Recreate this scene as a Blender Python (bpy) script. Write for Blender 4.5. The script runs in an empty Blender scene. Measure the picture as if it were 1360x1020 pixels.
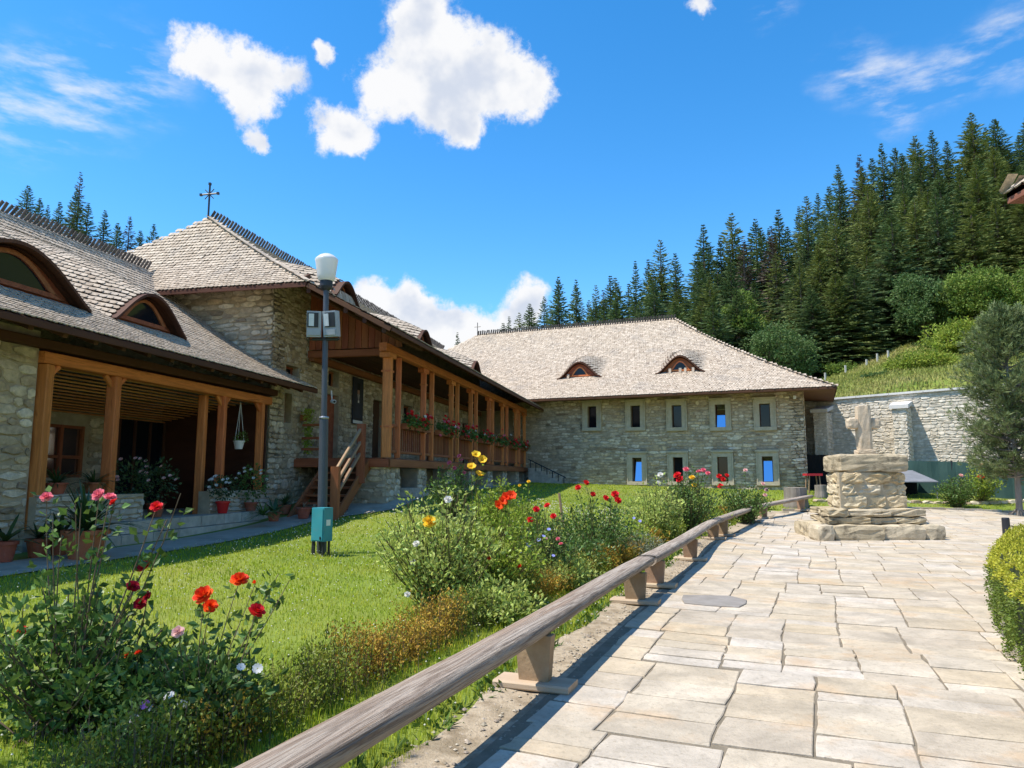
import bpy, math, random
import numpy as np
from mathutils import Matrix, Vector
rng = np.random.default_rng(7); random.seed(7)
SC = bpy.context.scene
COL = SC.collection
PI = math.pi

# ------------------------------------------------------------------ camera
F = 960.0; HZ = 633.0; CH = 1.62
PITCH = math.atan((HZ - 510) / F)
cam = bpy.data.cameras.new('camera'); camo = bpy.data.objects.new('camera', cam)
COL.objects.link(camo); SC.camera = camo
cam.sensor_width = 36; cam.lens = 36 * F / 1360; cam.clip_start = .05; cam.clip_end = 3000
camo.location = (0, 0, CH); camo.rotation_euler = (PI / 2 + PITCH, 0, 0)

def ray(x, y):
    u = x - 680; v = 510 - y
    return np.array([u, F * math.cos(PITCH) - v * math.sin(PITCH), F * math.sin(PITCH) + v * math.cos(PITCH)])
CAM = np.array([0, 0, CH])
def atY(x, y, Y):
    d = ray(x, y); return CAM + d * Y / d[1]
def project(P):
    P = np.atleast_2d(P) - CAM
    c, s = math.cos(PITCH), math.sin(PITCH)
    fw = P[:, 1] * c + P[:, 2] * s; up = -P[:, 1] * s + P[:, 2] * c
    fw_ = np.where(fw < .05, .05, fw)
    return 680 + F * P[:, 0] / fw_, 510 - F * up / fw_, fw

# ------------------------------------------------------------------ sun, sky
SUNV = Vector((-.53, -.13, 1.0)).normalized()
EL = math.asin(SUNV.z); AZ = math.atan2(SUNV.x, SUNV.y)
sl = bpy.data.lights.new('sun', 'SUN'); so = bpy.data.objects.new('sun', sl); COL.objects.link(so)
sl.energy = 4.7; sl.angle = math.radians(.53); sl.color = (1, .93, .82)
so.rotation_euler = SUNV.to_track_quat('Z', 'Y').to_euler(); so.location = (-30, -5, 50)

w = bpy.data.worlds.new('World'); SC.world = w; w.use_nodes = True
nt = w.node_tree; nt.nodes.clear()
def N(t, typ, **k):
    n = t.nodes.new(typ)
    for a, b in k.items():
        if a == 'op': n.operation = b
        else: setattr(n, a, b)
    return n
def mathn(t, op, a, b=None, clamp=False):
    n = t.nodes.new('ShaderNodeMath'); n.operation = op; n.use_clamp = clamp
    for i, v in enumerate((a, b)):
        if v is None: continue
        if isinstance(v, (int, float)): n.inputs[i].default_value = v
        else: t.links.new(v, n.inputs[i])
    return n.outputs[0]
# cloud field: rounded puffs at directions in the sky, roughened with fractal noise
puffs = []  # (px, py, radius px, weight)
for x, y, r in ((560, 25, 70), (575, 85, 72), (640, 100, 84), (695, 110, 52), (505, 122, 56), (585, 145, 66), (622, 176, 30),
                (258, 72, 46), (305, 96, 54), (362, 110, 50), (340, 150, 36), (346, 192, 17),
                (440, 175, 42), (472, 188, 36), (430, 82, 20),
                (480, 396, 36), (535, 405, 50), (585, 425, 46), (640, 445, 58), (700, 408, 44), (560, 450, 70),
                (930, 4, 26)):
    puffs.append((x, y, r, 1.0))
for x, y, r in ((1130, 102, 46), (1190, 110, 54), (1250, 100, 50), (1310, 72, 60), (1370, 45, 64), (1200, 152, 40), (1030, 12, 30),
                (10, 135, 84), (100, 118, 84), (195, 100, 70)):
    puffs.append((x, y, r, .5))
g = bpy.data.node_groups.new('CloudField', 'ShaderNodeTree')
g.interface.new_socket('Vector', in_out='INPUT', socket_type='NodeSocketVector')
g.interface.new_socket('Density', in_out='OUTPUT', socket_type='NodeSocketFloat'); g.interface.new_socket('Veil', in_out='OUTPUT', socket_type='NodeSocketFloat')
gi = g.nodes.new('NodeGroupInput'); go = g.nodes.new('NodeGroupOutput')
nz = N(g, 'ShaderNodeTexNoise'); nz.inputs['Scale'].default_value = 9; nz.inputs['Detail'].default_value = 8; nz.inputs['Roughness'].default_value = .6
g.links.new(gi.outputs[0], nz.inputs['Vector'])
sub = N(g, 'ShaderNodeVectorMath', op='SUBTRACT'); g.links.new(nz.outputs['Color'], sub.inputs[0]); sub.inputs[1].default_value = (.5, .5, .5)
scl = N(g, 'ShaderNodeVectorMath', op='SCALE'); g.links.new(sub.outputs[0], scl.inputs[0]); scl.inputs['Scale'].default_value = .085
add = N(g, 'ShaderNodeVectorMath', op='ADD'); g.links.new(gi.outputs[0], add.inputs[0]); g.links.new(scl.outputs[0], add.inputs[1])
nrm = N(g, 'ShaderNodeVectorMath', op='NORMALIZE'); g.links.new(add.outputs[0], nrm.inputs[0])
dirs = []
for x, y, r, wt in puffs:
    d = ray(x, y); L = np.linalg.norm(d); dirs.append((d / L, r / L * 1.25, wt))
pr = np.random.default_rng(5)          # the same fair-weather cumulus goes on round the sky outside the frame
for k in range(5):
    az = math.radians(60 + k * 240 / 4 + pr.uniform(-6, 6)); el = math.radians(pr.uniform(12, 55))
    for j in range(3):
        a2 = az + pr.uniform(-.12, .12); e2 = el + pr.uniform(-.05, .05)
        dirs.append((np.array([math.sin(a2) * math.cos(e2), math.cos(a2) * math.cos(e2), math.sin(e2)]), pr.uniform(.07, .12), 1.0))
acc = None; veil = None
for d, r, wt in dirs:
    dn = N(g, 'ShaderNodeVectorMath', op='DISTANCE'); g.links.new(nrm.outputs[0], dn.inputs[0]); dn.inputs[1].default_value = tuple(d)
    mr = N(g, 'ShaderNodeMapRange', interpolation_type='SMOOTHSTEP'); g.links.new(dn.outputs['Value'], mr.inputs['Value'])
    mr.inputs['From Min'].default_value = r; mr.inputs['From Max'].default_value = 0; mr.inputs['To Max'].default_value = wt
    if wt < 1: veil = mr.outputs[0] if veil is None else mathn(g, 'ADD', veil, mr.outputs[0])
    else: acc = mr.outputs[0] if acc is None else mathn(g, 'ADD', acc, mr.outputs[0])
nz2 = N(g, 'ShaderNodeTexNoise'); nz2.inputs['Scale'].default_value = 20; nz2.inputs['Detail'].default_value = 9; nz2.inputs['Roughness'].default_value = .66
g.links.new(gi.outputs[0], nz2.inputs['Vector'])
am = mathn(g, 'MULTIPLY', mathn(g, 'SUBTRACT', nz2.outputs['Fac'], .5), 2.3)
acc = mathn(g, 'ADD', acc, mathn(g, 'MULTIPLY', am, mathn(g, 'MINIMUM', mathn(g, 'MULTIPLY', acc, 2.5), 1)))
g.links.new(acc, go.inputs[0])
stv = N(g, 'ShaderNodeMapping'); stv.inputs['Scale'].default_value = (9, 9, 30); stv.inputs['Rotation'].default_value = (0, .25, 0); g.links.new(gi.outputs[0], stv.inputs['Vector'])
nz4 = N(g, 'ShaderNodeTexNoise'); nz4.inputs['Scale'].default_value = 1; nz4.inputs['Detail'].default_value = 6; nz4.inputs['Roughness'].default_value = .6; g.links.new(stv.outputs[0], nz4.inputs['Vector'])
mv = N(g, 'ShaderNodeMapRange', interpolation_type='SMOOTHSTEP'); g.links.new(nz4.outputs['Fac'], mv.inputs['Value']); mv.inputs['From Min'].default_value = .40; mv.inputs['From Max'].default_value = .72
g.links.new(mathn(g, 'MULTIPLY', mathn(g, 'MINIMUM', mathn(g, 'MULTIPLY', veil, 2.2), 1.0), mv.outputs[0]), go.inputs[1])

sky = N(nt, 'ShaderNodeTexSky', sky_type='NISHITA', sun_disc=False)
sky.sun_elevation = EL; sky.sun_rotation = AZ; sky.altitude = 700; sky.air_density = 1.0; sky.dust_density = .25; sky.ozone_density = 2.2
hs = N(nt, 'ShaderNodeHueSaturation'); hs.inputs['Saturation'].default_value = 1.36; hs.inputs['Value'].default_value = 1.85; hs.inputs['Hue'].default_value = .497
nt.links.new(sky.outputs[0], hs.inputs['Color'])
tc = N(nt, 'ShaderNodeTexCoord')
vn = N(nt, 'ShaderNodeVectorMath', op='NORMALIZE'); nt.links.new(tc.outputs['Generated'], vn.inputs[0])
c1 = N(nt, 'ShaderNodeGroup'); c1.node_tree = g; nt.links.new(vn.outputs[0], c1.inputs[0])
of = N(nt, 'ShaderNodeVectorMath', op='ADD'); nt.links.new(vn.outputs[0], of.inputs[0]); of.inputs[1].default_value = tuple(Vector((-.6, -.1, 1.0)) * .026)
n3 = []
for vv in (vn.outputs[0], of.outputs[0]):
    q = N(nt, 'ShaderNodeTexNoise'); q.inputs['Scale'].default_value = 11; q.inputs['Detail'].default_value = 4; nt.links.new(vv, q.inputs['Vector']); n3.append(q.outputs['Fac'])
dif = mathn(nt, 'MULTIPLY', mathn(nt, 'SUBTRACT', n3[1], n3[0]), 9.0)
shd = mathn(nt, 'ADD', c1.outputs[0], dif)
al = N(nt, 'ShaderNodeMapRange', interpolation_type='SMOOTHSTEP'); nt.links.new(c1.outputs[0], al.inputs['Value'])
al.inputs['From Min'].default_value = .24; al.inputs['From Max'].default_value = .86; al.inputs['To Max'].default_value = .98
alt = mathn(nt, 'MAXIMUM', al.outputs[0], mathn(nt, 'MULTIPLY', c1.outputs[1], .80))
sh = N(nt, 'ShaderNodeMapRange', interpolation_type='SMOOTHSTEP'); nt.links.new(shd, sh.inputs['Value'])
sh.inputs['From Min'].default_value = .6; sh.inputs['From Max'].default_value = 3.0
cc = N(nt, 'ShaderNodeMix', data_type='RGBA'); nt.links.new(sh.outputs[0], cc.inputs['Factor'])
cc.inputs[6].default_value = (6.7, 6.7, 6.75, 1); cc.inputs[7].default_value = (4.6, 5.0, 5.8, 1)
mx = N(nt, 'ShaderNodeMix', data_type='RGBA'); nt.links.new(alt, mx.inputs['Factor'])
nt.links.new(hs.outputs[0], mx.inputs[6]); nt.links.new(cc.outputs[2], mx.inputs[7])
bg = N(nt, 'ShaderNodeBackground'); bg.inputs['Strength'].default_value = .10
wo = N(nt, 'ShaderNodeOutputWorld'); nt.links.new(mx.outputs[2], bg.inputs['Color']); nt.links.new(bg.outputs[0], wo.inputs['Surface'])

SC.view_settings.view_transform = 'Standard'; SC.view_settings.look = 'None'
SC.view_settings.gamma = 1; SC.view_settings.use_curve_mapping = False
SC.view_settings.exposure = .55
SC.render.engine = 'CYCLES'
SC.cycles.max_bounces = 6; SC.cycles.transparent_max_bounces = 4

# ------------------------------------------------------------------ materials
MATS = {}
def mat(name, cols, scale=3.0, rough=.85, bump=0., bscale=None, var=.0, stretch=(1, 1, 1), coords='World', trans=0., spec=.25,
        pal=False, detail=5, metal=0., coat=None, blotch=None, distort=0., bdist=.02, extra=()):
    """cols: list of base colours along a ramp; pal: the ramp is picked per piece, else by noise; var: brightness change per piece"""
    if name in MATS: return MATS[name]
    m = bpy.data.materials.new(name); m.use_nodes = True; t = m.node_tree
    b = t.nodes['Principled BSDF']; out = t.nodes['Material Output']; L = t.links
    geo = N(t, 'ShaderNodeNewGeometry')
    if coords == 'World': src = geo.outputs['Position']
    else: src = N(t, 'ShaderNodeTexCoord').outputs['Object']
    mp = N(t, 'ShaderNodeMapping'); mp.inputs['Scale'].default_value = stretch; L.new(src, mp.inputs['Vector'])
    oi = N(t, 'ShaderNodeObjectInfo')
    rnd = mathn(t, 'FRACT', mathn(t, 'ADD', oi.outputs['Random'], geo.outputs['Random Per Island']))
    if coords == 'Object':
        ofs = N(t, 'ShaderNodeVectorMath', op='ADD'); L.new(mp.outputs[0], ofs.inputs[0])
        cb = N(t, 'ShaderNodeCombineXYZ'); mm = mathn(t, 'MULTIPLY', oi.outputs['Random'], 37.0)
        for i in range(3): L.new(mm, cb.inputs[i])
        L.new(cb.outputs[0], ofs.inputs[1]); vec = ofs.outputs[0]
    else: vec = mp.outputs[0]
    nz = N(t, 'ShaderNodeTexNoise'); L.new(vec, nz.inputs['Vector']); nz.inputs['Scale'].default_value = scale
    nz.inputs['Detail'].default_value = detail; nz.inputs['Roughness'].default_value = .62; nz.inputs['Distortion'].default_value = distort
    rp = N(t, 'ShaderNodeValToRGB'); el = rp.color_ramp.elements
    n = len(cols); lo, hi = (0, 1) if pal else (.30, .70)
    for i, c in enumerate(cols):
        pos = lo + (hi - lo) * i / max(1, n - 1)
        e = el[i] if i < 2 else el.new(pos)
        e.position = pos; e.color = (*c, 1)
    if n == 1: el[1].color = (*cols[0], 1)
    L.new(rnd if pal else nz.outputs['Fac'], rp.inputs['Fac'])
    col = rp.outputs['Color']
    if pal:
        mr = N(t, 'ShaderNodeMapRange'); L.new(nz.outputs['Fac'], mr.inputs['Value'])
        mr.inputs['From Min'].default_value = .3; mr.inputs['From Max'].default_value = .7
        mr.inputs['To Min'].default_value = .70; mr.inputs['To Max'].default_value = 1.22
        hv = N(t, 'ShaderNodeHueSaturation'); L.new(col, hv.inputs['Color']); L.new(mr.outputs[0], hv.inputs['Value']); col = hv.outputs[0]
    if blotch:   # (colour, scale, amount): stains, lichen, wear
        n2 = N(t, 'ShaderNodeTexNoise'); L.new(vec, n2.inputs['Vector']); n2.inputs['Scale'].default_value = blotch[1]; n2.inputs['Detail'].default_value = 6; n2.inputs['Roughness'].default_value = .65
        mr = N(t, 'ShaderNodeMapRange', interpolation_type='SMOOTHSTEP'); L.new(n2.outputs['Fac'], mr.inputs['Value'])
        mr.inputs['From Min'].default_value = .52; mr.inputs['From Max'].default_value = .66; mr.inputs['To Max'].default_value = blotch[2]
        mi = N(t, 'ShaderNodeMix', data_type='RGBA'); L.new(mr.outputs[0], mi.inputs['Factor']); L.new(col, mi.inputs[6]); mi.inputs[7].default_value = (*blotch[0], 1)
        col = mi.outputs[2]
    for bc, bs, ba in extra:
        n2 = N(t, 'ShaderNodeTexNoise'); L.new(vec, n2.inputs['Vector']); n2.inputs['Scale'].default_value = bs; n2.inputs['Detail'].default_value = 7; n2.inputs['Roughness'].default_value = .7
        mr = N(t, 'ShaderNodeMapRange', interpolation_type='SMOOTHSTEP'); L.new(n2.outputs['Fac'], mr.inputs['Value'])
        mr.inputs['From Min'].default_value = .50; mr.inputs['From Max'].default_value = .70; mr.inputs['To Max'].default_value = ba
        mi = N(t, 'ShaderNodeMix', data_type='RGBA'); L.new(mr.outputs[0], mi.inputs['Factor']); L.new(col, mi.inputs[6]); mi.inputs[7].default_value = (*bc, 1); col = mi.outputs[2]
    if var:
        v = mathn(t, 'ADD', mathn(t, 'MULTIPLY', rnd, 2 * var), 1 - var)
        hv = N(t, 'ShaderNodeHueSaturation'); L.new(col, hv.inputs['Color']); L.new(v, hv.inputs['Value'])
        h2 = mathn(t, 'ADD', mathn(t, 'MULTIPLY', mathn(t, 'FRACT', mathn(t, 'MULTIPLY', rnd, 7.31)), .03 * min(1, var * 4)), .5 - .015 * min(1, var * 4))
        L.new(h2, hv.inputs['Hue']); col = hv.outputs[0]
    L.new(col, b.inputs['Base Color'])
    b.inputs['Roughness'].default_value = rough; b.inputs['Specular IOR Level'].default_value = spec; b.inputs['Metallic'].default_value = metal
    if coat: b.inputs['Coat Weight'].default_value = coat
    if bump:
        nb = N(t, 'ShaderNodeTexNoise'); L.new(vec, nb.inputs['Vector']); nb.inputs['Scale'].default_value = bscale or scale * 4
        nb.inputs['Detail'].default_value = 6; nb.inputs['Roughness'].default_value = .65
        bp = N(t, 'ShaderNodeBump'); bp.inputs['Strength'].default_value = bump; bp.inputs['Distance'].default_value = bdist
        L.new(nb.outputs['Fac'], bp.inputs['Height']); L.new(bp.outputs[0], b.inputs['Normal'])
    if trans:
        tr = N(t, 'ShaderNodeBsdfTranslucent'); L.new(col, tr.inputs['Color']); ms = N(t, 'ShaderNodeMixShader'); ms.inputs[0].default_value = trans
        L.new(b.outputs[0], ms.inputs[1]); L.new(tr.outputs[0], ms.inputs[2]); L.new(ms.outputs[0], out.inputs['Surface'])
    MATS[name] = m; return m

# ------------------------------------------------------------------ objects and meshes
WM = {}
def link(name, data, parent=None, M=None, label=None, cat=None, group=None, kind=None):
    o = bpy.data.objects.new(name, data); COL.objects.link(o)
    M = M if M is not None else Matrix.Identity(4)
    if parent is not None:
        o.parent = parent; o.matrix_parent_inverse = WM[parent.name].inverted()
    o.matrix_basis = M; WM[o.name] = M.copy()
    if label: o['label'] = label
    if cat: o['category'] = cat
    if group: o['group'] = group
    if kind: o['kind'] = kind
    return o
def thing(name, label, cat, loc, group=None, rz=0):
    return link(name, None, None, Matrix.Translation(Vector([float(c) for c in loc])) @ Matrix.Rotation(rz, 4, 'Z'), label, cat, group)
class Geo:
    def __init__(s): s.V = []; s.F = []; s.n = 0
    def add(s, V, Fc):
        V = np.asarray(V, float).reshape(-1, 3)
        if isinstance(Fc, np.ndarray): s.F.append(Fc.astype(np.int64) + s.n)
        else:
            by = {}
            for f in Fc: by.setdefault(len(f), []).append(f)
            for k, v in by.items(): s.F.append(np.array(v, np.int64) + s.n)
        s.V.append(V); s.n += len(V); return s
    def box(s, c, d, R=None):
        v = np.array([[x, y, z] for z in (-.5, .5) for y in (-.5, .5) for x in (-.5, .5)]) * np.array(d)
        if R is not None: v = v @ np.asarray(R).T
        return s.add(v + np.asarray(c), [(0, 2, 3, 1), (4, 5, 7, 6), (0, 1, 5, 4), (2, 6, 7, 3), (0, 4, 6, 2), (1, 3, 7, 5)])
    def tube(s, pts, rad, n=8, caps=True):
        pts = np.asarray(pts, float); k = len(pts); rad = np.broadcast_to(np.asarray(rad, float), (k,))
        T = np.gradient(pts, axis=0); T /= np.linalg.norm(T, axis=1, keepdims=True) + 1e-9
        ref = np.array([0, 0, 1.]) if abs(T[0, 2]) < .9 else np.array([1., 0, 0])
        A = np.cross(T, ref); A /= np.linalg.norm(A, axis=1, keepdims=True) + 1e-9; B = np.cross(T, A)
        th = np.arange(n) * 2 * PI / n
        V = pts[:, None] + rad[:, None, None] * (np.cos(th)[None, :, None] * A[:, None] + np.sin(th)[None, :, None] * B[:, None])
        Fc = [(i * n + j, i * n + (j + 1) % n, (i + 1) * n + (j + 1) % n, (i + 1) * n + j) for i in range(k - 1) for j in range(n)]
        s.add(V.reshape(-1, 3), Fc)
        if caps:
            s.F.append(np.array([[s.n - k * n + j for j in range(n)][::-1]])); s.F.append(np.array([[s.n - n + j for j in range(n)]]))
        return s
    def lathe(s, prof, n=20, c=(0, 0, 0)):
        th = np.arange(n) * 2 * PI / n; V = []
        for r, z in prof: V += [(c[0] + r * math.cos(t), c[1] + r * math.sin(t), c[2] + z) for t in th]
        k = len(prof)
        return s.add(V, [(i * n + j, i * n + (j + 1) % n, (i + 1) * n + (j + 1) % n, (i + 1) * n + j) for i in range(k - 1) for j in range(n)])
    def mesh(s, name, m=None, smooth=False):
        me = bpy.data.meshes.new(name)
        V = np.concatenate(s.V); me.vertices.add(len(V)); me.vertices.foreach_set('co', V.astype(np.float32).ravel())
        tot = sum(f.size for f in s.F); npol = sum(len(f) for f in s.F)
        me.loops.add(tot); me.polygons.add(npol)
        me.loops.foreach_set('vertex_index', np.concatenate([f.ravel() for f in s.F]).astype(np.int32))
        cnt = np.concatenate([np.full(len(f), f.shape[1]) for f in s.F]); st = np.concatenate([[0], np.cumsum(cnt)[:-1]])
        me.polygons.foreach_set('loop_start', st.astype(np.int32))
        me.polygons.foreach_set('use_smooth', np.full(npol, bool(smooth)))
        me.update(calc_edges=True)
        if m: me.materials.append(m)
        return me
    def obj(s, name, m, parent=None, M=None, smooth=False, **k): return link(name, s.mesh(name, m, smooth), parent, M, **k)
def inst(V, Fc, R, P):
    """many copies of a small mesh: R (n,3,3), P (n,3)"""
    n = len(P); V = np.asarray(V); Fc = np.asarray(Fc)
    out = np.einsum('nij,vj->nvi', R, V) + P[:, None]
    FF = Fc[None] + (np.arange(n) * len(V))[:, None, None]
    return out.reshape(-1, 3), FF.reshape(-1, Fc.shape[1])
def unit(v): return v / (np.linalg.norm(v, axis=-1, keepdims=True) + 1e-9)
def frame(O, X, Y, Z=(0, 0, 1)):
    return Matrix(((X[0], Y[0], Z[0], O[0]), (X[1], Y[1], Z[1], O[1]), (X[2], Y[2], Z[2], O[2]), (0, 0, 0, 1)))
def beam(name, parent, p0, p1, w, h, m, up=(0, 0, 1), cham=.012, taper=1.0, **k):
    """squared timber from p0 to p1; local X runs along it, so the grain follows it"""
    p0 = np.asarray(p0, float); p1 = np.asarray(p1, float); L = np.linalg.norm(p1 - p0); X = (p1 - p0) / L
    up = np.asarray(up, float)
    if abs(np.dot(up, X)) > .97: up = np.array([1., 0, 0])
    Y = unit(np.cross(up, X)); Z = np.cross(X, Y); c = min(cham, w * .3, h * .3)
    a, b = w / 2, h / 2
    sec = [(-a + c, -b), (a - c, -b), (a, -b + c), (a, b - c), (a - c, b), (-a + c, b), (-a, b - c), (-a, -b + c)]
    V = [(x, y * s, z * s) for x, s in ((0, 1), (L, taper)) for y, z in sec]
    Fc = [(i, (i + 1) % 8, 8 + (i + 1) % 8, 8 + i) for i in range(8)] + [tuple(range(8))[::-1], tuple(range(8, 16))]
    return Geo().add(V, [f[::-1] for f in Fc]).obj(name, m, parent, frame(p0, X, Y, Z), **k)
def copy_thing(root, M, label=None, group=None):
    r = root.copy(); COL.objects.link(r); r.matrix_basis = M; WM[r.name] = M.copy()
    if label: r['label'] = label
    if group: r['group'] = group
    for ch in list(root.children):
        c = ch.copy(); COL.objects.link(c); c.parent = r
    return r

# ------------------------------------------------------------------ the place: frames
ag = math.radians(12.0)
G_ = np.array([math.sin(ag), math.cos(ag), 0.]); N_ = np.array([math.cos(ag), -math.sin(ag), 0.])     # along the gallery, and out of it
OG = np.array([-3.3685, 19.4, 0])
def GP(a, b, z=0.): return OG + a * G_ + b * N_ + np.array([0, 0, z])
ap = math.radians(22.4)
PD = np.array([math.sin(ap), math.cos(ap), 0.]); E_ = np.array([math.cos(ap), -math.sin(ap), 0.])       # along the path, and across it
OB = np.array([13.517, 33.4, 0])
def BP(e, o, z=0.): return OB + e * E_ - o * PD + np.array([0, 0, z])      # back building: e along front, o towards the courtyard
WD = np.array([.79, -.613, 0]); WD /= np.linalg.norm(WD); WN = np.array([WD[1], -WD[0], 0])            # boundary wall: along, and out of it
OW = np.array([15.5, 38.0, 0])
def WP(t, o, z=0.): return OW + t * WD + o * WN + np.array([0, 0, z])

BX = np.array([[-2.4, -1], [.20, 5.81], [1.57, 9.4], [3.34, 13.95], [4.7, 17.4], [5.55, 19.5], [7.3, 23.3], [8.7, 26], [10.4, 28.6], [12.5, 30.0]])
def bench_x(y): return np.interp(y, BX[:, 1], BX[:, 0])

cp = [(0, 0, 0), (3, 5, 0), (.1, 5.8, 0), (1.57, 9.4, 0), (3.3, 14, 0), (9, 18.5, 0), (5.5, 19.5, .02), (14, 19, 0), (11, 28.3, .2), (20.7, 29.2, .2), (8, 25, .1), (18, 26, .15),
      (6, 12, 0), (11, 11, 0), (25, 24, .1), (20, 10, 0), (4, -4, 0), (-3, -4, 0), (-8, -2, .2),
      (-3.26, 12.8, .3), (-2.1, 4.7, .08), (-5, 5, .22), (-.8, 8.5, .13), (.8, 10.5, .12), (3, 16.5, .25)]
for a, b, z in ((-9.5, -1.6, .42), (-14, -1.6, .40), (-5.8, -2, .45), (-3, -1.5, .56), (-2, -.5, .60), (1, .2, 1.06), (3, .2, 1.12), (10, .2, 1.2), (19, .3, 1.33), (-4, -6, .6), (8, -6, 1.2)):
    P = GP(a, b); cp.append((P[0], P[1], z))
for e, o, z in ((-12, .2, 1.28), (-6, .2, 1.12), (0, .2, .97), (-6, -7, 1.1)):
    P = BP(e, o); cp.append((P[0], P[1], z))
for t_, o, z in ((2, .5, .98), (8, .5, 1.02), (18, .5, 1.05)):
    P = WP(t_, o); cp.append((P[0], P[1], z))
cp = np.array(cp)
def _tps():
    X = cp[:, :2]; n = len(X); d = np.linalg.norm(X[:, None] - X[None], axis=2)
    K = np.where(d > 0, d * d * np.log(d + 1e-9), 0) + np.eye(n) * 2.0
    Pm = np.c_[np.ones(n), X]; A = np.zeros((n + 3, n + 3)); A[:n, :n] = K; A[:n, n:] = Pm; A[n:, :n] = Pm.T
    return np.linalg.solve(A, np.r_[cp[:, 2], 0, 0, 0])
TW = _tps()
HD = np.array([40, 55, 80, 105, 140, 200, 400.])
HA = np.array([-300, 0, 350, 600, 800, 1000, 1200, 1400, 1800.])
HT = np.array([[1, 5, 13, 22, 32, 42, 48], [1, 4, 12, 20, 30, 40, 45], [1.2, 2, 6, 10, 14, 18, 20], [1.2, 2, 4, 6, 8, 12, 15], [1.3, 2.5, 5, 7, 10, 16, 25],
               [1.2, 5, 9.6, 12.5, 18, 30, 45], [1.2, 7.8, 13.4, 20, 32, 50, 70], [1.2, 8.2, 14, 27, 42, 65, 85], [1.2, 8, 14, 27, 42, 65, 85]])
def gz(x, y):
    x = np.atleast_1d(np.asarray(x, float)); y = np.atleast_1d(np.asarray(y, float))
    xc = np.clip(x, -16, 30); yc = np.clip(y, -6, 44)
    r = np.sqrt((xc[:, None] - cp[None, :, 0]) ** 2 + (yc[:, None] - cp[None, :, 1]) ** 2)
    z1 = (np.where(r > 0, r * r * np.log(r + 1e-9), 0) @ TW[:len(cp)]) + TW[-3] + TW[-2] * xc + TW[-1] * yc
    z1 = np.clip(z1, -.05, 1.6)
    d = np.hypot(x, y); px = 680 + 967 * x / np.maximum(y, .6 * np.abs(x) + .1)
    ai = np.clip(np.interp(px, HA, np.arange(len(HA))), 0, len(HA) - 1.001); di = np.clip(np.interp(d, HD, np.arange(len(HD))), 0, len(HD) - 1.001)
    a0 = ai.astype(int); d0 = di.astype(int); fa = ai - a0; fd = di - d0
    z2 = HT[a0, d0] * (1 - fa) * (1 - fd) + HT[a0 + 1, d0] * fa * (1 - fd) + HT[a0, d0 + 1] * (1 - fa) * fd + HT[a0 + 1, d0 + 1] * fa * fd
    back = np.clip((y + 10) / 30, 0, 1); z2 = z2 * back
    # inside the courtyard the fitted ground rules, beyond the walls the hill
    k = np.clip((d - 37) / 7, 0, 1); k = np.maximum(k, np.clip((-16 - x) / 10, 0, 1)); k = np.maximum(k, np.clip((x - 30) / 8, 0, 1)); k = k * k * (3 - 2 * k)
    return z1 * (1 - k) + z2 * k
def gz1(x, y): return float(gz(x, y)[0])
def hit(px, py):
    """where the ray through a pixel meets the ground"""
    d = ray(px, py); ts = np.linspace(2.2, 42, 900) / d[1]; P = CAM + ts[:, None] * d
    below = P[:, 2] < gz(P[:, 0], P[:, 1]); i = int(np.argmax(below)) if below.any() else len(ts) - 1
    p = P[i]; p[2] = gz1(p[0], p[1]); return p

# ------------------------------------------------------------------ palettes
STONE = [(.27, .20, .13), (.58, .47, .325), (.41, .31, .20), (.70, .59, .435), (.48, .38, .265), (.76, .66, .51), (.60, .46, .285), (.36, .28, .20)]
M_STONE = mat('rubble_stone', STONE, 9, .9, .8, 30, pal=True, spec=.15, blotch=((.22, .18, .125), 2.2, .35))
M_WALLST = mat('pale_rubble_stone', [(.58, .51, .40), (.70, .63, .51), (.63, .56, .445), (.75, .69, .58), (.54, .47, .36)], 7, .9, .5, 26, pal=True, spec=.15, blotch=((.33, .29, .22), 2.5, .3))
M_MORTAR = mat('lime_mortar', [(.35, .28, .19), (.48, .395, .275)], 5, .95, .5, 30, blotch=((.19, .18, .14), 1.1, .5))
M_MORTAR2 = mat('pale_mortar', [(.48, .42, .32), (.60, .53, .41)], 5, .95, .5, 30)
M_TRIM = mat('dressed_stone', [(.42, .355, .25), (.54, .47, .345)], 6, .85, .3, 40, coords='World', blotch=((.27, .26, .19), 2, .4))
M_SHING = mat('weathered_shingle', [(.36, .285, .21), (.49, .40, .305), (.43, .35, .265), (.57, .475, .37), (.47, .385, .29)], 14, .8, .35, 60, pal=True, spec=.2, blotch=((.25, .225, .20), .9, .35))
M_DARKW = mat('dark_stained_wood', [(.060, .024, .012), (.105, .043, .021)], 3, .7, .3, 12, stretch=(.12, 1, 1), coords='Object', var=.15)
M_WOOD = mat('orange_stained_wood', [(.34, .092, .024), (.68, .22, .062), (.50, .15, .040), (.60, .185, .050)], 14, .6, .45, 40, stretch=(.08, 1, 1), coords='Object', var=.12, spec=.35, distort=.4)
M_BRWOOD = mat('brown_wood', [(.22, .066, .026), (.37, .125, .050)], 9, .65, .25, 30, stretch=(.08, 1, 1), coords='Object', var=.15, distort=.4)
M_GREYW = mat('weathered_grey_wood', [(.15, .115, .085), (.31, .255, .20), (.44, .38, .31), (.19, .15, .115), (.40, .335, .27), (.26, .21, .165)], 22, .8, 1.0, 55, stretch=(.03, 1, 1), coords='Object', var=.08, distort=.6, blotch=((.30, .17, .085), 1.6, .55))
M_OAK = mat('sawn_oak', [(.27, .175, .105), (.36, .245, .155)], 8, .75, .3, 25, stretch=(.12, 1, 1), coords='Object', var=.15)
M_BLACK = mat('black_paint', [(.018, .02, .026), (.028, .03, .036)], 5, .45, .1, spec=.4)
M_GLASSD = mat('dark_glass', [(.010, .012, .016)], 1, .06, spec=.25)
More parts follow.
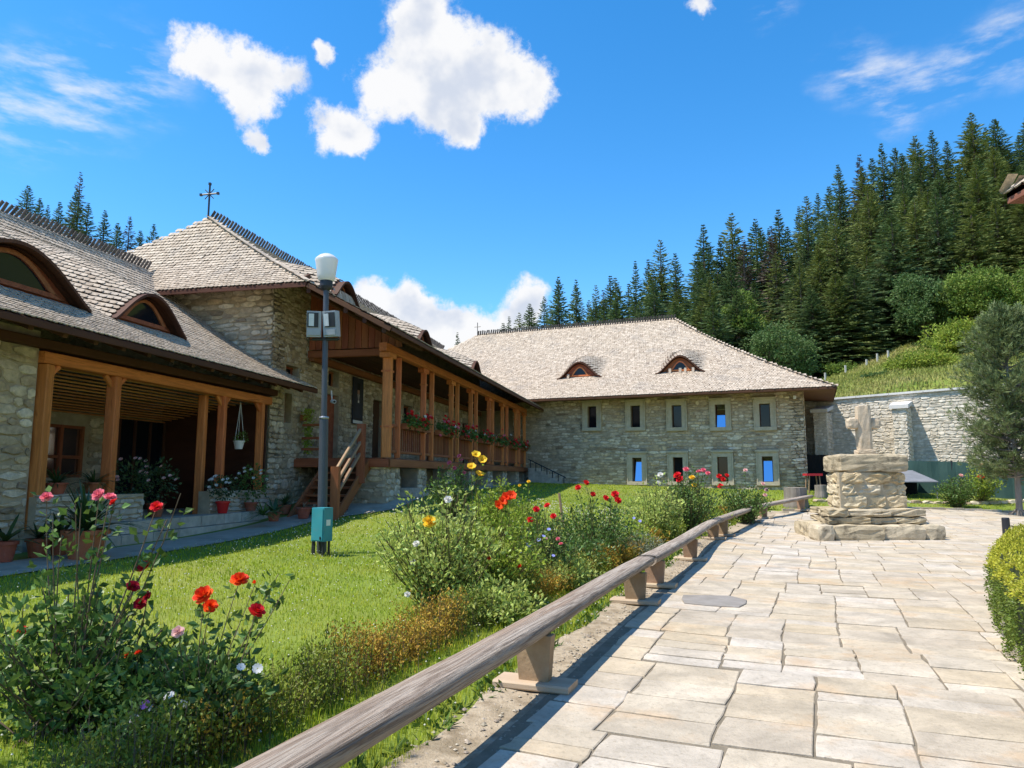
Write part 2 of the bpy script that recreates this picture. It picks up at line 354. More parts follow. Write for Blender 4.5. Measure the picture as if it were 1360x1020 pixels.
M_GLASSB = mat('sky_glass', [(.40, .46, .60)], 1, .02, spec=1.0, metal=1.)
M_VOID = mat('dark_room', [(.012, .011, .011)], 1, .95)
M_TERRA = mat('terracotta', [(.30, .085, .045), (.42, .135, .075)], 6, .8, .2, 30, coords='Object', var=.12, blotch=((.36, .22, .16), 5, .4))
M_WHITE = mat('white_plastic', [(.74, .73, .70), (.80, .79, .77)], 4, .4, spec=.4)
M_GRASS = mat('grass_blade', [(.25, .34, .022), (.37, .46, .03), (.48, .52, .06), (.30, .39, .028)], .9, .6, pal=False, var=.35, trans=.45, spec=.2)
M_LEAF = mat('rose_leaf', [(.06, .115, .024), (.10, .18, .036), (.15, .24, .05)], 3, .45, var=.35, trans=.28, spec=.4)
M_LEAFY = mat('light_leaf', [(.19, .28, .03), (.29, .38, .045), (.38, .45, .07)], 3, .5, var=.35, trans=.35, spec=.3)
M_STEM = mat('green_stem', [(.06, .075, .025), (.13, .09, .045)], 6, .7)
M_STEMB = mat('woody_stem', [(.10, .065, .04), (.20, .15, .10)], 8, .85)
def blossom(name, a, b): return mat(name, [a, b], 12, .55, var=.12, trans=.3, spec=.2, coords='Object')
M_RED = blossom('red_petal', (.62, .010, .014), (.78, .03, .03)); M_ORED = blossom('orange_red_petal', (.80, .045, .010), (.90, .11, .015))
M_PINK = blossom('pink_petal', (.72, .10, .17), (.85, .28, .33)); M_YEL = blossom('yellow_petal', (.85, .50, .02), (.90, .65, .06)); M_WHT = blossom('white_petal', (.75, .72, .66), (.85, .83, .80))
M_DRED = blossom('dark_red_petal', (.36, .008, .025), (.48, .018, .04)); M_BLU = blossom('blue_petal', (.22, .24, .70), (.38, .40, .80)); M_PALE = blossom('pale_pink_petal', (.80, .45, .42), (.85, .60, .55))
M_VIO = blossom('violet_petal', (.50, .12, .50), (.65, .25, .62))

# ------------------------------------------------------------------ ground sheet and paving
xs = np.unique(np.r_[np.linspace(-600, -60, 19), np.linspace(-60, -14, 24), np.arange(-14, 24, .3), np.linspace(24, 80, 29), np.linspace(80, 600, 21)])
ys = np.unique(np.r_[np.linspace(-300, -5, 12), np.arange(-5, 42, .3), np.linspace(42, 150, 55), np.linspace(150, 700, 23)])
XX, YY = np.meshgrid(xs, ys); ZZ = gz(XX.ravel(), YY.ravel())
nx, ny = len(xs), len(ys); I = np.arange(ny * nx).reshape(ny, nx)
FQ = np.stack([I[:-1, :-1], I[:-1, 1:], I[1:, 1:], I[1:, :-1]], -1).reshape(-1, 4)
M_GROUND = mat('turf_soil', [(.11, .16, .022), (.17, .22, .035), (.21, .22, .05)], .35, .95, .6, 8, blotch=((.20, .17, .07), .09, .6))
Geo().add(np.c_[XX.ravel(), YY.ravel(), ZZ], FQ).obj('ground', M_GROUND, smooth=True, kind='structure', label='sloping turf of the courtyard and the hillside meadow beyond')

def strip(yv, xl, xr, nj, dz, crown=None):
    n = len(yv); s = np.linspace(0, 1, nj); X = xl[:, None] * (1 - s) + xr[:, None] * s; Y = np.repeat(yv[:, None], nj, 1)
    Z = gz(X.ravel(), Y.ravel()) + dz
    if crown is not None: Z += np.tile(crown(s), n)
    J = np.arange(n * nj).reshape(n, nj)
    return np.c_[X.ravel(), Y.ravel(), Z], np.stack([J[:-1, :-1], J[:-1, 1:], J[1:, 1:], J[1:, :-1]], -1).reshape(-1, 4)
yv = np.arange(.5, 28.7, .3); yv[-1] = 28.6
wob = .05 * np.sin(yv * 1.7) + .03 * np.sin(yv * 4.1)
V, Q = strip(yv, bench_x(yv) - .30 + wob, bench_x(yv) + .30, 9, .02, lambda s: .006 * np.sin(s * PI * 3))
M_GUT = mat('bare_trodden_earth', [(.20, .155, .10), (.33, .265, .185), (.44, .365, .265), (.27, .21, .14)], 5, .95, .9, 38, blotch=((.16, .125, .075), 1.5, .5))
Geo().add(V, Q).obj('earth_verge', M_GUT, smooth=True, kind='structure', label='strip of bare sandy earth under the log benches')
yv2 = np.arange(.5, 28.9, .3)
V, Q = strip(yv2, bench_x(yv2) + .15, np.full(len(yv2), 26.), 90, .026)
M_JOINT = mat('joint_sand', [(.16, .135, .095), (.25, .21, .155)], 6, .95, .5, 60)
PAVE = Geo().add(V, Q).obj('pavement', M_JOINT, smooth=True, kind='structure', label='courtyard paving of large pale flagstones')
M_FLAG = mat('flagstone', [(.46, .385, .28), (.51, .44, .335), (.43, .365, .28), (.52, .455, .36), (.49, .40, .275), (.50, .42, .31), (.55, .49, .41), (.46, .395, .305)], 2.2, .75, .45, 30, pal=True, spec=.25, detail=7,
             blotch=((.45, .29, .15), 1.1, .45), distort=.5, extra=(((.24, .20, .14), 26, .5), ((.30, .26, .20), 4.5, .45)))
def slab(g2, out, ztop, thick=.05, bev=.005, inset=.008, zf=None):
    """flagstone from an outline: sides, a worn bevel and the top"""
    out = np.asarray(out); k = len(out); c = out.mean(0); inn = c + (out - c) * (1 - inset / np.maximum(np.linalg.norm(out - c, axis=1), .05))[:, None]
    zt = zf(out[:, 0], out[:, 1]) + ztop
    V = np.r_[np.c_[out, zt - thick], np.c_[out, zt - bev], np.c_[inn, zt]]
    Fc = [(i, (i + 1) % k, k + (i + 1) % k, k + i) for i in range(k)] + [(k + i, k + (i + 1) % k, 2 * k + (i + 1) % k, 2 * k + i) for i in range(k)]
    g2.add(V, Fc + [tuple(range(2 * k, 3 * k))])
def quad_outline(c, ax, ay, l, wd, j):
    o = []
    for sx, sy in ((-1, -1), (0, -1), (1, -1), (1, 0), (1, 1), (0, 1), (-1, 1), (-1, 0)):
        q = np.array([sx * l / 2, sy * wd / 2]) + rng.normal(0, j, 2) * (1 if sx and sy else .7)
        o.append(c + ax * q[0] + ay * q[1])
    return np.array(o)
flags = []; ax, ay = PD[:2], E_[:2]
bands = [1.0]
while bands[-1] < 36: bands.append(bands[-1] + rng.uniform(1.0, 2.1))
for bi in range(len(bands) - 1):
    B0, B1 = bands[bi], bands[bi + 1]; pm_ = (B0 + B1) / 2; tq = np.linspace(-3, 4, 141); xy = pm_ * ax[None] + tq[:, None] * ay[None]; qe = float(tq[np.argmax(xy[:, 0] > bench_x(xy[:, 1]) + .20)])
    qs = [qe + rng.uniform(-.03, .03)]; qs.append(qs[0] + rng.uniform(.3, .85))
    while qs[-1] < 16: qs.append(qs[-1] + rng.uniform(.44, .78))
    for ci in range(len(qs) - 1):
        lens = []
        while sum(lens) < B1 - B0: lens.append(rng.choice([rng.uniform(.24, .36), rng.uniform(.36, .54), rng.uniform(.5, .72)], p=[.3, .45, .25]))
        f_ = (B1 - B0) / sum(lens); p = B0
        for l in lens:
            l *= f_; o = []; gp = .008; gpp = .012; a_, b_ = qs[ci], qs[ci + 1]
            for sp, sq_ in ((0, 0), (.5, 0), (1, 0), (1, .5), (1, 1), (.5, 1), (0, 1), (0, .5)):
                pp = p + l * sp + .05 * math.sin(a_ * 1.9 + bi) * (1 if sp in (0, 1) else 1); qq = a_ + (b_ - a_) * sq_ + .02 * math.sin(pp * 1.3)
                qq += (gp if sq_ == 0 else -gp if sq_ == 1 else 0) + rng.normal(0, .007); pp += (gpp if sp == 0 else -gpp if sp == 1 else 0) + rng.normal(0, .008)
                o.append(ax * pp + ay * qq)
            p += l
            o = np.array(o); c = o.mean(0)
            if c[0] > bench_x(c[1]) + .2 and 2.2 < c[1] < 28.6 and not (8.3 < c[0] < 10.6 and 18.9 < c[1] < 20.6):
                px, py, d = project(np.array([c[0], c[1], 0]))
                if -60 < px[0] < 1520 and py[0] < 1200: flags.append((l * (b_ - a_) / d[0] ** 2, c, o))
flags.sort(key=lambda t: -t[0]); rest = Geo()
for i, (sc, c, o) in enumerate(flags):
    if i < 299:
        gg = Geo(); slab(gg, o - c, .038 + rng.normal(0, .0025), zf=lambda x, y: gz(x + c[0], y + c[1]))
        gg.obj('paving_stone', M_FLAG, PAVE, Matrix.Translation((c[0], c[1], 0)))
    else: slab(rest, o, .038 + rng.normal(0, .002), zf=gz)
if rest.n: rest.obj('distant_paving_stones', M_FLAG, PAVE, kind='stuff')
# the round grey slab set into the paving near the second bench
hp = hit(948, 803); th = np.arange(9) * 2 * PI / 9 + .2
o = np.c_[.46 * np.cos(th), .40 * np.sin(th)] * np.array([1, 1.12, .9, 1.05, .88, 1.1, .93, 1.15, .9])[:, None]
gg = Geo(); slab(gg, o, .055, zf=lambda x, y: gz(x + hp[0], y + hp[1]))
gg.obj('paving_stone', mat('grey_slate', [(.21, .19, .165), (.29, .265, .24)], 5, .85, .3), PAVE, Matrix.Translation((hp[0], hp[1], 0)), label='rounded dark grey slab among the pale flagstones')
# far edge of the paving
kerb = Geo(); x0 = 10.6
KE = thing('kerb', 'low stone kerb between the paving and the far lawn', 'kerb', (16, 28.75, gz1(16, 28.75)))
while x0 < 24:
    l = rng.uniform(.7, 1.2); zc = gz1(x0 + l / 2, 28.75)
    Geo().box((x0 + l / 2, 28.78, zc + .02), (l - .02, .14, .16)).obj('kerb_stone', M_FLAG, KE); x0 += l
# walkway along the foot of the gallery and the porch
WALK = []
a = np.arange(-13, 19.5, .5)
Vw = []
for b_ in (-1.75, -1.2, -.75):
    P = OG + a[:, None] * G_ + (b_ + np.clip((a + 2.2) * .9, 0, 1.35) * (1 if b_ > -1.7 else .55))[:, None] * N_
    Vw.append(np.c_[P[:, :2], gz(P[:, 0], P[:, 1]) + .02])
Vw = np.stack(Vw, 1); na = len(a); J = np.arange(na * 3).reshape(na, 3)
M_WALK = mat('worn_concrete', [(.34, .285, .215), (.46, .39, .30)], 2, .9, .4, 30, blotch=((.18, .17, .13), 1.2, .5))
Geo().add(Vw.reshape(-1, 3), np.stack([J[:-1, :-1], J[:-1, 1:], J[1:, 1:], J[1:, :-1]], -1).reshape(-1, 4)).obj('walkway', M_WALK, kind='structure', label='narrow stone walkway along the foot of the buildings')

# ------------------------------------------------------------------ rubble walls
def stone_proto(r):
    k = 8; th = (np.arange(k) + .5) * 2 * PI / k + r.normal(0, .13, k)
    c, s = np.cos(th), np.sin(th); sq = .5 / np.maximum(np.abs(c), np.abs(s)) ; rr = (sq * .86 + .5 * .16) * (1 + r.normal(0, .075, k))
    o = np.c_[c * rr, s * rr]; o[:, 0] = np.clip(o[:, 0], -.5, .5); o[:, 1] = np.clip(o[:, 1], -.5, .5)
    inn = o * (.86 + r.normal(0, .05, k))[:, None] + r.normal(0, .02, 2)
    V = [(x, .5, z) for x, z in o] + [(x, -.30, z) for x, z in o] + [(x, -.5 + abs(r.normal(0, .13)), z) for x, z in inn]
    Fc = [(i, (i + 1) % k, k + (i + 1) % k, k + i) for i in range(k)] + [(k + i, k + (i + 1) % k, 2 * k + (i + 1) % k, 2 * k + i) for i in range(k)]
    return np.array(V), Fc, tuple(range(2 * k, 3 * k))
PR = [stone_proto(np.random.default_rng(100 + i)) for i in range(24)]
_pm = {}
def proto_mesh(i, m):
    if (i, m.name) not in _pm:
        V, Fc, top = PR[i]; _pm[(i, m.name)] = Geo().add(V, Fc + [top]).mesh('stone', m)
    return _pm[(i, m.name)]
def lay_rubble(u0, u1, v0, v1, holes=(), hh=(.09, .2), ww=(.16, .48), r=None, big=.06, lo=None, hi=None):
    """courses of uneven stones; holes are (u0,u1,v0,v1); lo/hi limit v as functions of u"""
    r = r or rng; out = []; v = v0
    while v < v1 - .04:
        h = r.uniform(*hh); u = u0 - r.uniform(0, .2)
        if v + h > v1: h = v1 - v
        while u < u1 - .03:
            wd = r.uniform(*ww) * (1.5 if r.random() < .12 else 1)
            ua = max(u, u0); ub = min(u + wd, u1); u += wd
            wv = .035 * math.sin(ua * 1.3 + v * .7) + .02 * math.sin(ua * 3.1 + 1)
            va, vb = v + wv, v + h + wv
            if r.random() < big: vb += h * .7
            elif r.random() < .15: vb = va + h * .62
            blocked = False
            for a_, b_, c_, d_ in holes:
                if vb > c_ and va < d_ and ub > a_ and ua < b_:
                    if ua < a_ - .06: ub = a_
                    elif ub > b_ + .06: ua = b_
                    else: blocked = True; break
            if blocked or ub - ua < .05: continue
            um = (ua + ub) / 2
            if lo and va < lo(um) - .05: continue
            if hi and vb > hi(um): 
                vb = hi(um)
                if vb - va < .05: continue
            out.append((um, (va + vb) / 2, ub - ua - .012, vb - va - .012))
        v += h
    return out
def set_stones(parent, O, X, Y, stones, m, depth=.10, proud=.035, nmax=290, used=None):
    """the stones that show largest become pieces of their own, the rest one joined part"""
    O = np.asarray(O); u = np.array([s[0] for s in stones]); v = np.array([s[1] for s in stones]); wd = np.array([s[2] for s in stones]); h = np.array([s[3] for s in stones])
    C = O + u[:, None] * X + v[:, None] * np.array([0, 0, 1.])
    px, py, d = project(C); vis = (px > -20) & (px < 1380) & (py > -20) & (py < 1040) & (d > 1)
    order = np.argsort(-np.where(vis, wd * h / np.maximum(d, 1) ** 2, 0)); top = [i for i in order[:nmax] if vis[i]]
    pi = rng.integers(0, len(PR), len(stones)); dp = depth * rng.uniform(.85, 1.25, len(stones)); flip = rng.choice([-1, 1], len(stones)); tl = rng.normal(0, .04, len(stones))
    cen = C + Y * (depth / 2 - proud) 
    ts = set(top)
    for i in top:
        ct, st = math.cos(tl[i]), math.sin(tl[i])
        Xr = X * ct + np.array([0, 0, st]); Zr = np.array([0, 0, ct]) - X * st
        link('stone', proto_mesh(int(pi[i]), m), parent, frame(cen[i], Xr * wd[i] * flip[i], Y * dp[i], Zr * h[i]))
    gj = Geo()
    for k in range(len(PR)):
        idx = np.array([i for i in range(len(stones)) if pi[i] == k and i not in ts], int)
        if not len(idx): continue
        V, Fc, tp = PR[k]; ct, st = np.cos(tl[idx])[:, None], np.sin(tl[idx])[:, None]; Z = np.array([0, 0, 1.])
        R = np.stack([(X * ct + Z * st) * (wd[idx] * flip[idx])[:, None], np.repeat((Y)[None], len(idx), 0) * dp[idx][:, None], (Z * ct - X * st) * h[idx][:, None]], -1)
        v4, f4 = inst(V, np.array(Fc), R, cen[idx]); n0 = gj.n; gj.add(v4, f4)
        gj.F.append((np.array([tp])[None] + (np.arange(len(idx)) * len(V))[:, None, None]).reshape(-1, len(tp)) + n0)
    if gj.n: gj.obj('small_stones', m, parent, kind='stuff')
def wall_panel(O, X, Y, u0, u1, v0, v1, holes, thick):
    """wall slab with openings and their reveals"""
    us = sorted({u0, u1, *[min(max(h[i], u0), u1) for h in holes for i in (0, 1)]}); vs = sorted({v0, v1, *[min(max(h[i], v0), v1) for h in holes for i in (2, 3)]})
    gq = Geo(); O = np.asarray(O); Z = np.array([0, 0, 1.]); P = lambda u, v, t: O + u * X + v * Z + t * Y
    ins = lambda u, v: any(h[0] < u < h[1] and h[2] < v < h[3] for h in holes)
    for i in range(len(us) - 1):
        for j in range(len(vs) - 1):
            if ins((us[i] + us[i + 1]) / 2, (vs[j] + vs[j + 1]) / 2): continue
            for t in (0, thick): gq.add([P(us[i], vs[j], t), P(us[i + 1], vs[j], t), P(us[i + 1], vs[j + 1], t), P(us[i], vs[j + 1], t)], [(0, 1, 2, 3)])
    for a, b, c, d in list(holes) + [(u0, u1, v0, v1)]:
        for (p, q) in (((a, c), (b, c)), ((b, c), (b, d)), ((b, d), (a, d)), ((a, d), (a, c))):
            gq.add([P(*p, 0), P(*q, 0), P(*q, thick), P(*p, thick)], [(0, 1, 2, 3)])
    return gq

# ------------------------------------------------------------------ roofs
def bumped(S0, dorm):
    def S(u, t):
        P = S0(u, t)
        for uc, hw, t0, H, L, pw in dorm:
            x = np.abs((u - uc) / hw); arch = np.where(x < 1, (.5 * (1 + np.cos(PI * np.clip(x, 0, 1)))) ** (.56 if pw > 2 else .9), 0)
            k = np.where(t >= t0 - 1e-6, np.clip(1 - (t - t0) / L, 0, 1), 0); P[:, 2] += H * arch * k * (2 - k) * .999
        return P
    return S
def shingle_geo(S, t0, t1, lo, hi, wd, ex, mask=None):
    us, ts = [], []
    t = t0; i = 0
    while t < t1:
        a, b = lo(t), hi(t)
        if b - a > wd:
            u = np.arange(a + wd * (.5 if i % 2 else .05), b, wd); us.append(u + rng.normal(0, wd * .05, len(u))); ts.append(np.full(len(u), t))
        t += ex * rng.uniform(.95, 1.05); i += 1
    u = np.concatenate(us); t = np.concatenate(ts)
    if mask is not None: k = mask(u, t); u, t = u[k], t[k]
    t = t + rng.normal(0, ex * .05, len(t))
    P = S(u, t); Tu = unit(S(u + .02, t) - S(u - .02, t)); Tt = S(u, t + .06) - P
    Tt = unit(Tt - Tu * (Tt * Tu).sum(1, keepdims=True)); Nn = np.cross(Tu, Tt); sg = np.sign(Nn[:, 2:3]); Nn = Nn * sg
    P = P + Nn * rng.uniform(0, .008, (len(u), 1))
    R = np.stack([Tu * rng.uniform(.86, 1.04, (len(u), 1)), Tt, Nn], -1)
    L = ex * 1.7; w2 = wd / 2; th = .015
    V = np.array([(-w2, L, .002), (-w2, .035, th + .008), (-w2 * .45, 0, th + .010), (w2 * .45, 0, th + .010), (w2, .035, th + .008), (w2, L, .002),
                  (-w2, .035, .004), (-w2 * .45, 0, .004), (w2 * .45, 0, .004), (w2, .035, .004)])
    Fc = np.array([(0, 1, 4, 5), (1, 2, 3, 4), (1, 6, 7, 2), (2, 7, 8, 3), (3, 8, 9, 4)])
    return V, Fc, R, P
def roof(parent, S, t0, t1, lo, hi, wd, ex, mask=None, n_single=0, dorm=(), name='roof'):
    V, Fc, R, P = shingle_geo(S, t0, t1, lo, hi, wd, ex, mask)
    single = np.zeros(len(P), bool)
    rt = None
    if n_single:
        px, py, d = project(P); vis = (px > 2) & (px < 1358) & (py > 2) & (py < 1018); o = np.argsort(np.where(vis, d, 1e9))[:n_single]; single[o[vis[o]]] = True
    v, f = inst(V, Fc, R[~single], P[~single])
    part = Geo().add(v, f).obj('shingle_covering', M_SHING, parent, kind='stuff')
    if single.any():
        me = Geo().add(V, Fc).mesh('shingle', M_SHING)
        for i in np.nonzero(single)[0]:
            r_ = R[i]; link('shingle', me, parent, frame(P[i], r_[:, 0], r_[:, 1], r_[:, 2]))
    return part
def deck(parent, S, us, ts, lo, hi, m, name='roof', drop=.02, thick=.07, mask=None):
    """boarded roof body below the shingles, with its own underside"""
    gq = Geo(); n, k = len(ts), len(us); A = []
    for t in ts:
        a, b = lo(t), hi(t); A.append(S(a + (b - a) * us, np.full(k, t)))
    A = np.array(A)
    J = np.arange(n * k).reshape(n, k); keep = np.diff(np.asarray(ts)) > .0015
    for dz in (drop, drop + thick): gq.add((A - np.array([0, 0, dz])).reshape(-1, 3), np.stack([J[:-1, :-1], J[:-1, 1:], J[1:, 1:], J[1:, :-1]], -1)[keep].reshape(-1, 4))
    for e1 in (A[0], A[-1], A[:, 0], A[:, -1]):
        m_ = len(e1); gq.add(np.r_[e1 - [0, 0, drop], e1 - [0, 0, drop + thick]], [(i, i + 1, m_ + i + 1, m_ + i) for i in range(m_ - 1)])
    return gq.obj(name, m, parent)
def dormer_front(parent, S0, S, d, out, kind):
    """arched face of an eyebrow dormer: boarded face, frame, glass"""
    uc, hw, t0, H, L, pw = d; tt = lambda n: np.full(n, t0)
    D = link('dormer', None, parent, Matrix.Translation(Vector(S0(np.array([uc]), np.array([t0]))[0])))
    def arch(sc_u, sc_h, base, off, n=25):
        u = np.linspace(uc - hw * sc_u, uc + hw * sc_u, n); uu = uc + (u - uc) / sc_u
        b0 = S0(u, tt(n)); full = S(uu, tt(n))[:, 2] - S0(uu, tt(n))[:, 2]
        lo_ = b0 + out * off + np.array([0, 0, base]); hi_ = b0 + out * off; hi_[:, 2] += np.maximum(full * sc_h, base)
        return lo_, hi_
    rec = -.20 if kind != 'back' else -.16
    def face(lo_, hi_): 
        n = len(lo_); return np.r_[lo_, hi_], [(i, i + 1, n + i + 1, n + i) for i in range(n - 1)]
    fb = Geo(); lo_, hi_ = arch(.99, .97, -.12, rec); fb.add(*face(lo_, hi_)); fb.obj('face_boards', M_BRWOOD if kind != 'back' else M_BRWOOD, D)
    # heavy shingled lip over the face
    l1, h1 = arch(1.0, .99, 0, -.30); l2, h2 = arch(1.0, 1.0, 0, .10); n = len(h1)
    lip = Geo().add(np.r_[h1 + [0, 0, .03], h2 + [0, 0, .03], h2 - [0, 0, .03], h1 - [0, 0, .03]], [(i, i + 1, n + i + 1, n + i) for i in range(n - 1)] + [(n + i, n + i + 1, 2 * n + i + 1, 2 * n + i) for i in range(n - 1)] + [(2 * n + i, 2 * n + i + 1, 3 * n + i + 1, 3 * n + i) for i in range(n - 1)])
    lip.obj('dormer_lip', M_DARKW, D)
    sw, sh = (.66, .80) if kind != 'back' else (.48, .66)
    l3, h3 = arch(sw * 1.16, sh * 1.12, .11, rec + .03); l4, h4 = arch(sw, sh, .19, rec + .03)
    fr = Geo(); n = len(l3)
    for q in (0, .05):
        fr.add(np.r_[h4 + out * q, h3 + out * q], [(i, i + 1, n + i + 1, n + i) for i in range(n - 1)]); fr.add(np.r_[l3 + out * q, l4 + out * q], [(i, i + 1, n + i + 1, n + i) for i in range(n - 1)])
    fr.add(np.r_[h4, h4 + out * .05], [(i, i + 1, n + i + 1, n + i) for i in range(n - 1)]); fr.add(np.r_[h3, h3 + out * .05], [(i, i + 1, n + i + 1, n + i) for i in range(n - 1)])
    W_ = fr.obj('window_frame', M_WOOD if kind == 'back' else M_BRWOOD, D)
    pg = Geo().add(*face(*arch(sw, sh, .19, rec + .045))); pg.obj('pane', M_GLASSD, D)
    return D
def ridge_comb(parent, P0, P1, side, n, h=.34):
    """slanting shingles standing up along the ridge"""
    P0, P1 = np.asarray(P0), np.asarray(P1); X = unit(P1 - P0); gq = Geo(); k = n
    for i in range(k):
        c = P0 + (P1 - P0) * (i + .5) / k + np.array([0, 0, h * .35]) + side * .03; L = np.linalg.norm(P1 - P0) / k
        Zd = unit(np.array([0, 0, 1.]) + side * .35 + X * rng.normal(.35, .06)); Yd = unit(np.cross(Zd, X))
        gq.box(c, (L * .62, .022, h * rng.uniform(.85, 1.1)), np.stack([unit(np.cross(Yd, Zd)), Yd, Zd], 1))
    return gq.obj('ridge_comb', M_SHINGD, parent, kind='stuff')
M_SHINGD = mat('dark_ridge_shingle', [(.07, .06, .055), (.14, .12, .11), (.10, .085, .08)], 9, .85, .3, 40, pal=True)
Zv = np.array([0, 0, 1.])

# ------------------------------------------------------------------ the porch house (left wing)
WING = thing('porch_house', 'low stone house with open timber porch and two eyebrow dormers', 'house', GP(-8, -5, .45))
def z_wing(s): return 3.92 + 3.33 * (.66 * s + .34 * s * s)
LW = 4.9
def S0w(u, t):
    s = t / LW; return OG + u[:, None] * G_ + (-1.6 - LW * s)[:, None] * N_ + np.stack([0 * s, 0 * s, z_wing(s)], 1)
DW = [(-8.80, 1.50, 1.30, .80, 3.3, 2.4), (-5.66, 1.04, 1.30, .71, 3.0, 2.4)]
Sw = bumped(S0w, DW)
roof(WING, Sw, -.03, LW, lambda t: -15.5, lambda t: -.92, .10, .125, mask=lambda u, t: (t < .95) | (u < -1.45), n_single=290)
tsW = np.unique(np.r_[np.linspace(0, LW, 34), 1.299, 1.30]); usW = np.linspace(0, 1, 130)
deck(WING, Sw, usW, tsW, lambda t: -15.6, lambda t: -.9 if t < .98 else -1.48, M_DARKW)
def Sback(u, t): s = t / LW; return OG + u[:, None] * G_ + (-11.4 + LW * s)[:, None] * N_ + np.stack([0 * s, 0 * s, z_wing(s)], 1)
deck(WING, Sback, np.linspace(0, 1, 3), np.linspace(0, LW, 12), lambda t: -15.6, lambda t: -1.48, M_SHING, name='rear_roof')
for d in DW: dormer_front(WING, S0w, Sw, d, N_, 'wing')
ridge_comb(WING, GP(-15.5, -6.5, 7.27), GP(-1.4, -6.5, 7.27), N_, 120, .28)
# walls
def Zr(lo, hi): return (lo, hi)
Oa = GP(0, -2.5)
pier = lay_rubble(-15.5, -8.66, .25, 3.70, hh=(.10, .20), ww=(.18, .52))
set_stones(WING, Oa, G_, -N_, pier, M_STONE, nmax=230)
wall_panel(Oa, G_, -N_, -15.5, -8.64, .1, 3.95, [], .5).obj('wall', M_MORTAR, WING)
wall_panel(GP(0, -5.6), G_, -N_, -15.5, -1.5, .1, 3.3, [(-5.45, -4.2, 1.6, 2.75)], .4).obj('wall', M_MORTAR, WING)
wall_panel(GP(0, -11.3), G_, -N_, -15.5, -1.5, .1, 4.0, [], .3).obj('wall', M_MORTAR, WING)
wall_panel(GP(-15.5, 0), -N_, G_, 2.5, 11.3, .1, 5.2, [], .3).obj('wall', M_MORTAR, WING)
set_stones(WING, GP(0, -5.6), G_, -N_, lay_rubble(-8.6, -1.6, .8, 3.0, [(-5.55, -4.1, 1.5, 2.85), (-8.3, -5.75, .8, 3.0), (-3.4, -1.6, .8, 3.0)]), M_STONE, nmax=30)
# inner window behind the porch: timber frame and glass that mirrors the bright courtyard
WN1 = link('window', None, WING, Matrix.Translation(Vector(GP(-4.8, -5.6, 1.6))))
M_MIRR = mat('bright_glass', [(.62, .62, .60)], 1, .08, metal=1.0, spec=.5)
for a0, a1 in ((-5.40, -4.88), (-4.77, -4.25)):
    for z0, z1 in ((1.66, 2.02), (2.08, 2.70)):
        Geo().box(GP((a0 + a1) / 2, -5.68, (z0 + z1) / 2), (a1 - a0, .01, z1 - z0), np.stack([G_, -N_, Zv], 1)).obj('pane', M_MIRR, WN1)
for a_ in (-5.43, -4.825, -4.22): beam('mullion', WN1, GP(a_, -5.64, 1.6), GP(a_, -5.64, 2.75), .10, .08, M_BRWOOD)
for z_ in (1.63, 2.05, 2.72): beam('glazing_bar', WN1, GP(-5.45, -5.635, z_), GP(-4.2, -5.635, z_), .05, .07, M_BRWOOD)
for a0, a1 in ((-8.2, -5.85), (-3.3, -1.7)):
    Dp = Geo().box(GP((a0 + a1) / 2, -5.52, 1.9), (a1 - a0, .06, 2.2), np.stack([G_, -N_, Zv], 1)).obj('glazed_door', M_GLASSD, WING)
    for q in np.linspace(a0, a1, 4): beam('door_stile', Dp, GP(q, -5.47, .8), GP(q, -5.47, 3.0), .08, .06, M_DARKW)
Geo().box(GP(-1.62, -4.1, 2.1), (.06, 3.0, 2.7), np.stack([G_, -N_, Zv], 1)).obj('side_shade_panel', M_DARKW, WING)  # dark panel added so the side wall reads as deep porch shade
# floor, plinth and parapet of the porch
Geo().box(GP(-5.2, -4.9, .50), (7.2, 4.7, .62), np.stack([G_, -N_, Zv], 1)).obj('porch_floor', M_WALK, WING)
M_BLOCK = mat('sawn_block', [(.42, .36, .28), (.56, .49, .40), (.49, .42, .33)], 4, .85, .3, 30, pal=True)
for r_, (z0, z1, bb) in enumerate(((.36, .60, -1.98), (.612, .82, -2.06))):
    a_ = -8.6 + .3 * r_
    while a_ < -1.9:
        l = rng.uniform(.55, .85); l = min(l, -1.75 - a_)
        Geo().box(GP(a_ + l / 2, bb - .22, (z0 + z1) / 2), (l - .014, .44, z1 - z0), np.stack([G_, -N_, Zv], 1)).obj('plinth_block', M_BLOCK, WING); a_ += l
for a0, a1 in ((-8.6, -6.2), (-4.15, -1.75)):
    set_stones(WING, GP(0, -2.36), G_, -N_, lay_rubble(a0, a1, .82, 1.32, hh=(.07, .13), ww=(.2, .5)), M_BLOCK, nmax=22)
    wall_panel(GP(0, -2.36), G_, -N_, a0, a1, .8, 1.30, [], .28).obj('parapet', M_MORTAR, WING)
for a_, b_, w_, z0 in ((-8.5, -2.48, .19, .8), (-7.0, -2.48, .19, 1.31), (-3.68, -2.48, .165, .82), (-4.0, -2.75, .17, .82), (-2.1, -2.48, .17, 1.31)):
    beam('post', WING, GP(a_, b_, z0), GP(a_, b_, 3.42), w_, w_, M_WOOD, cham=.018)
beam('lintel_beam', WING, GP(-8.64, -2.48, 3.53), GP(-1.75, -2.48, 3.51), .2, .19, M_WOOD, cham=.015)
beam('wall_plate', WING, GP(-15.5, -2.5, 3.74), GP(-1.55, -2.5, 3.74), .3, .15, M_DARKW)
for a_ in (-8.5, -7.0, -3.68, -2.1):
    for s_ in (-1, 1):
        if -8.6 < a_ + s_ * .4 < -1.8: beam('brace', WING, GP(a_ + s_ * .05, -2.48, 3.24), GP(a_ + s_ * .24, -2.48, 3.43), .07, .09, M_WOOD)
M_CEIL = mat('varnished_boards', [(.50, .20, .065), (.66, .30, .11)], 9, .5, .2, 30, stretch=(.08, 1, 1), coords='Object', var=.15, spec=.35)
b_ = -2.72
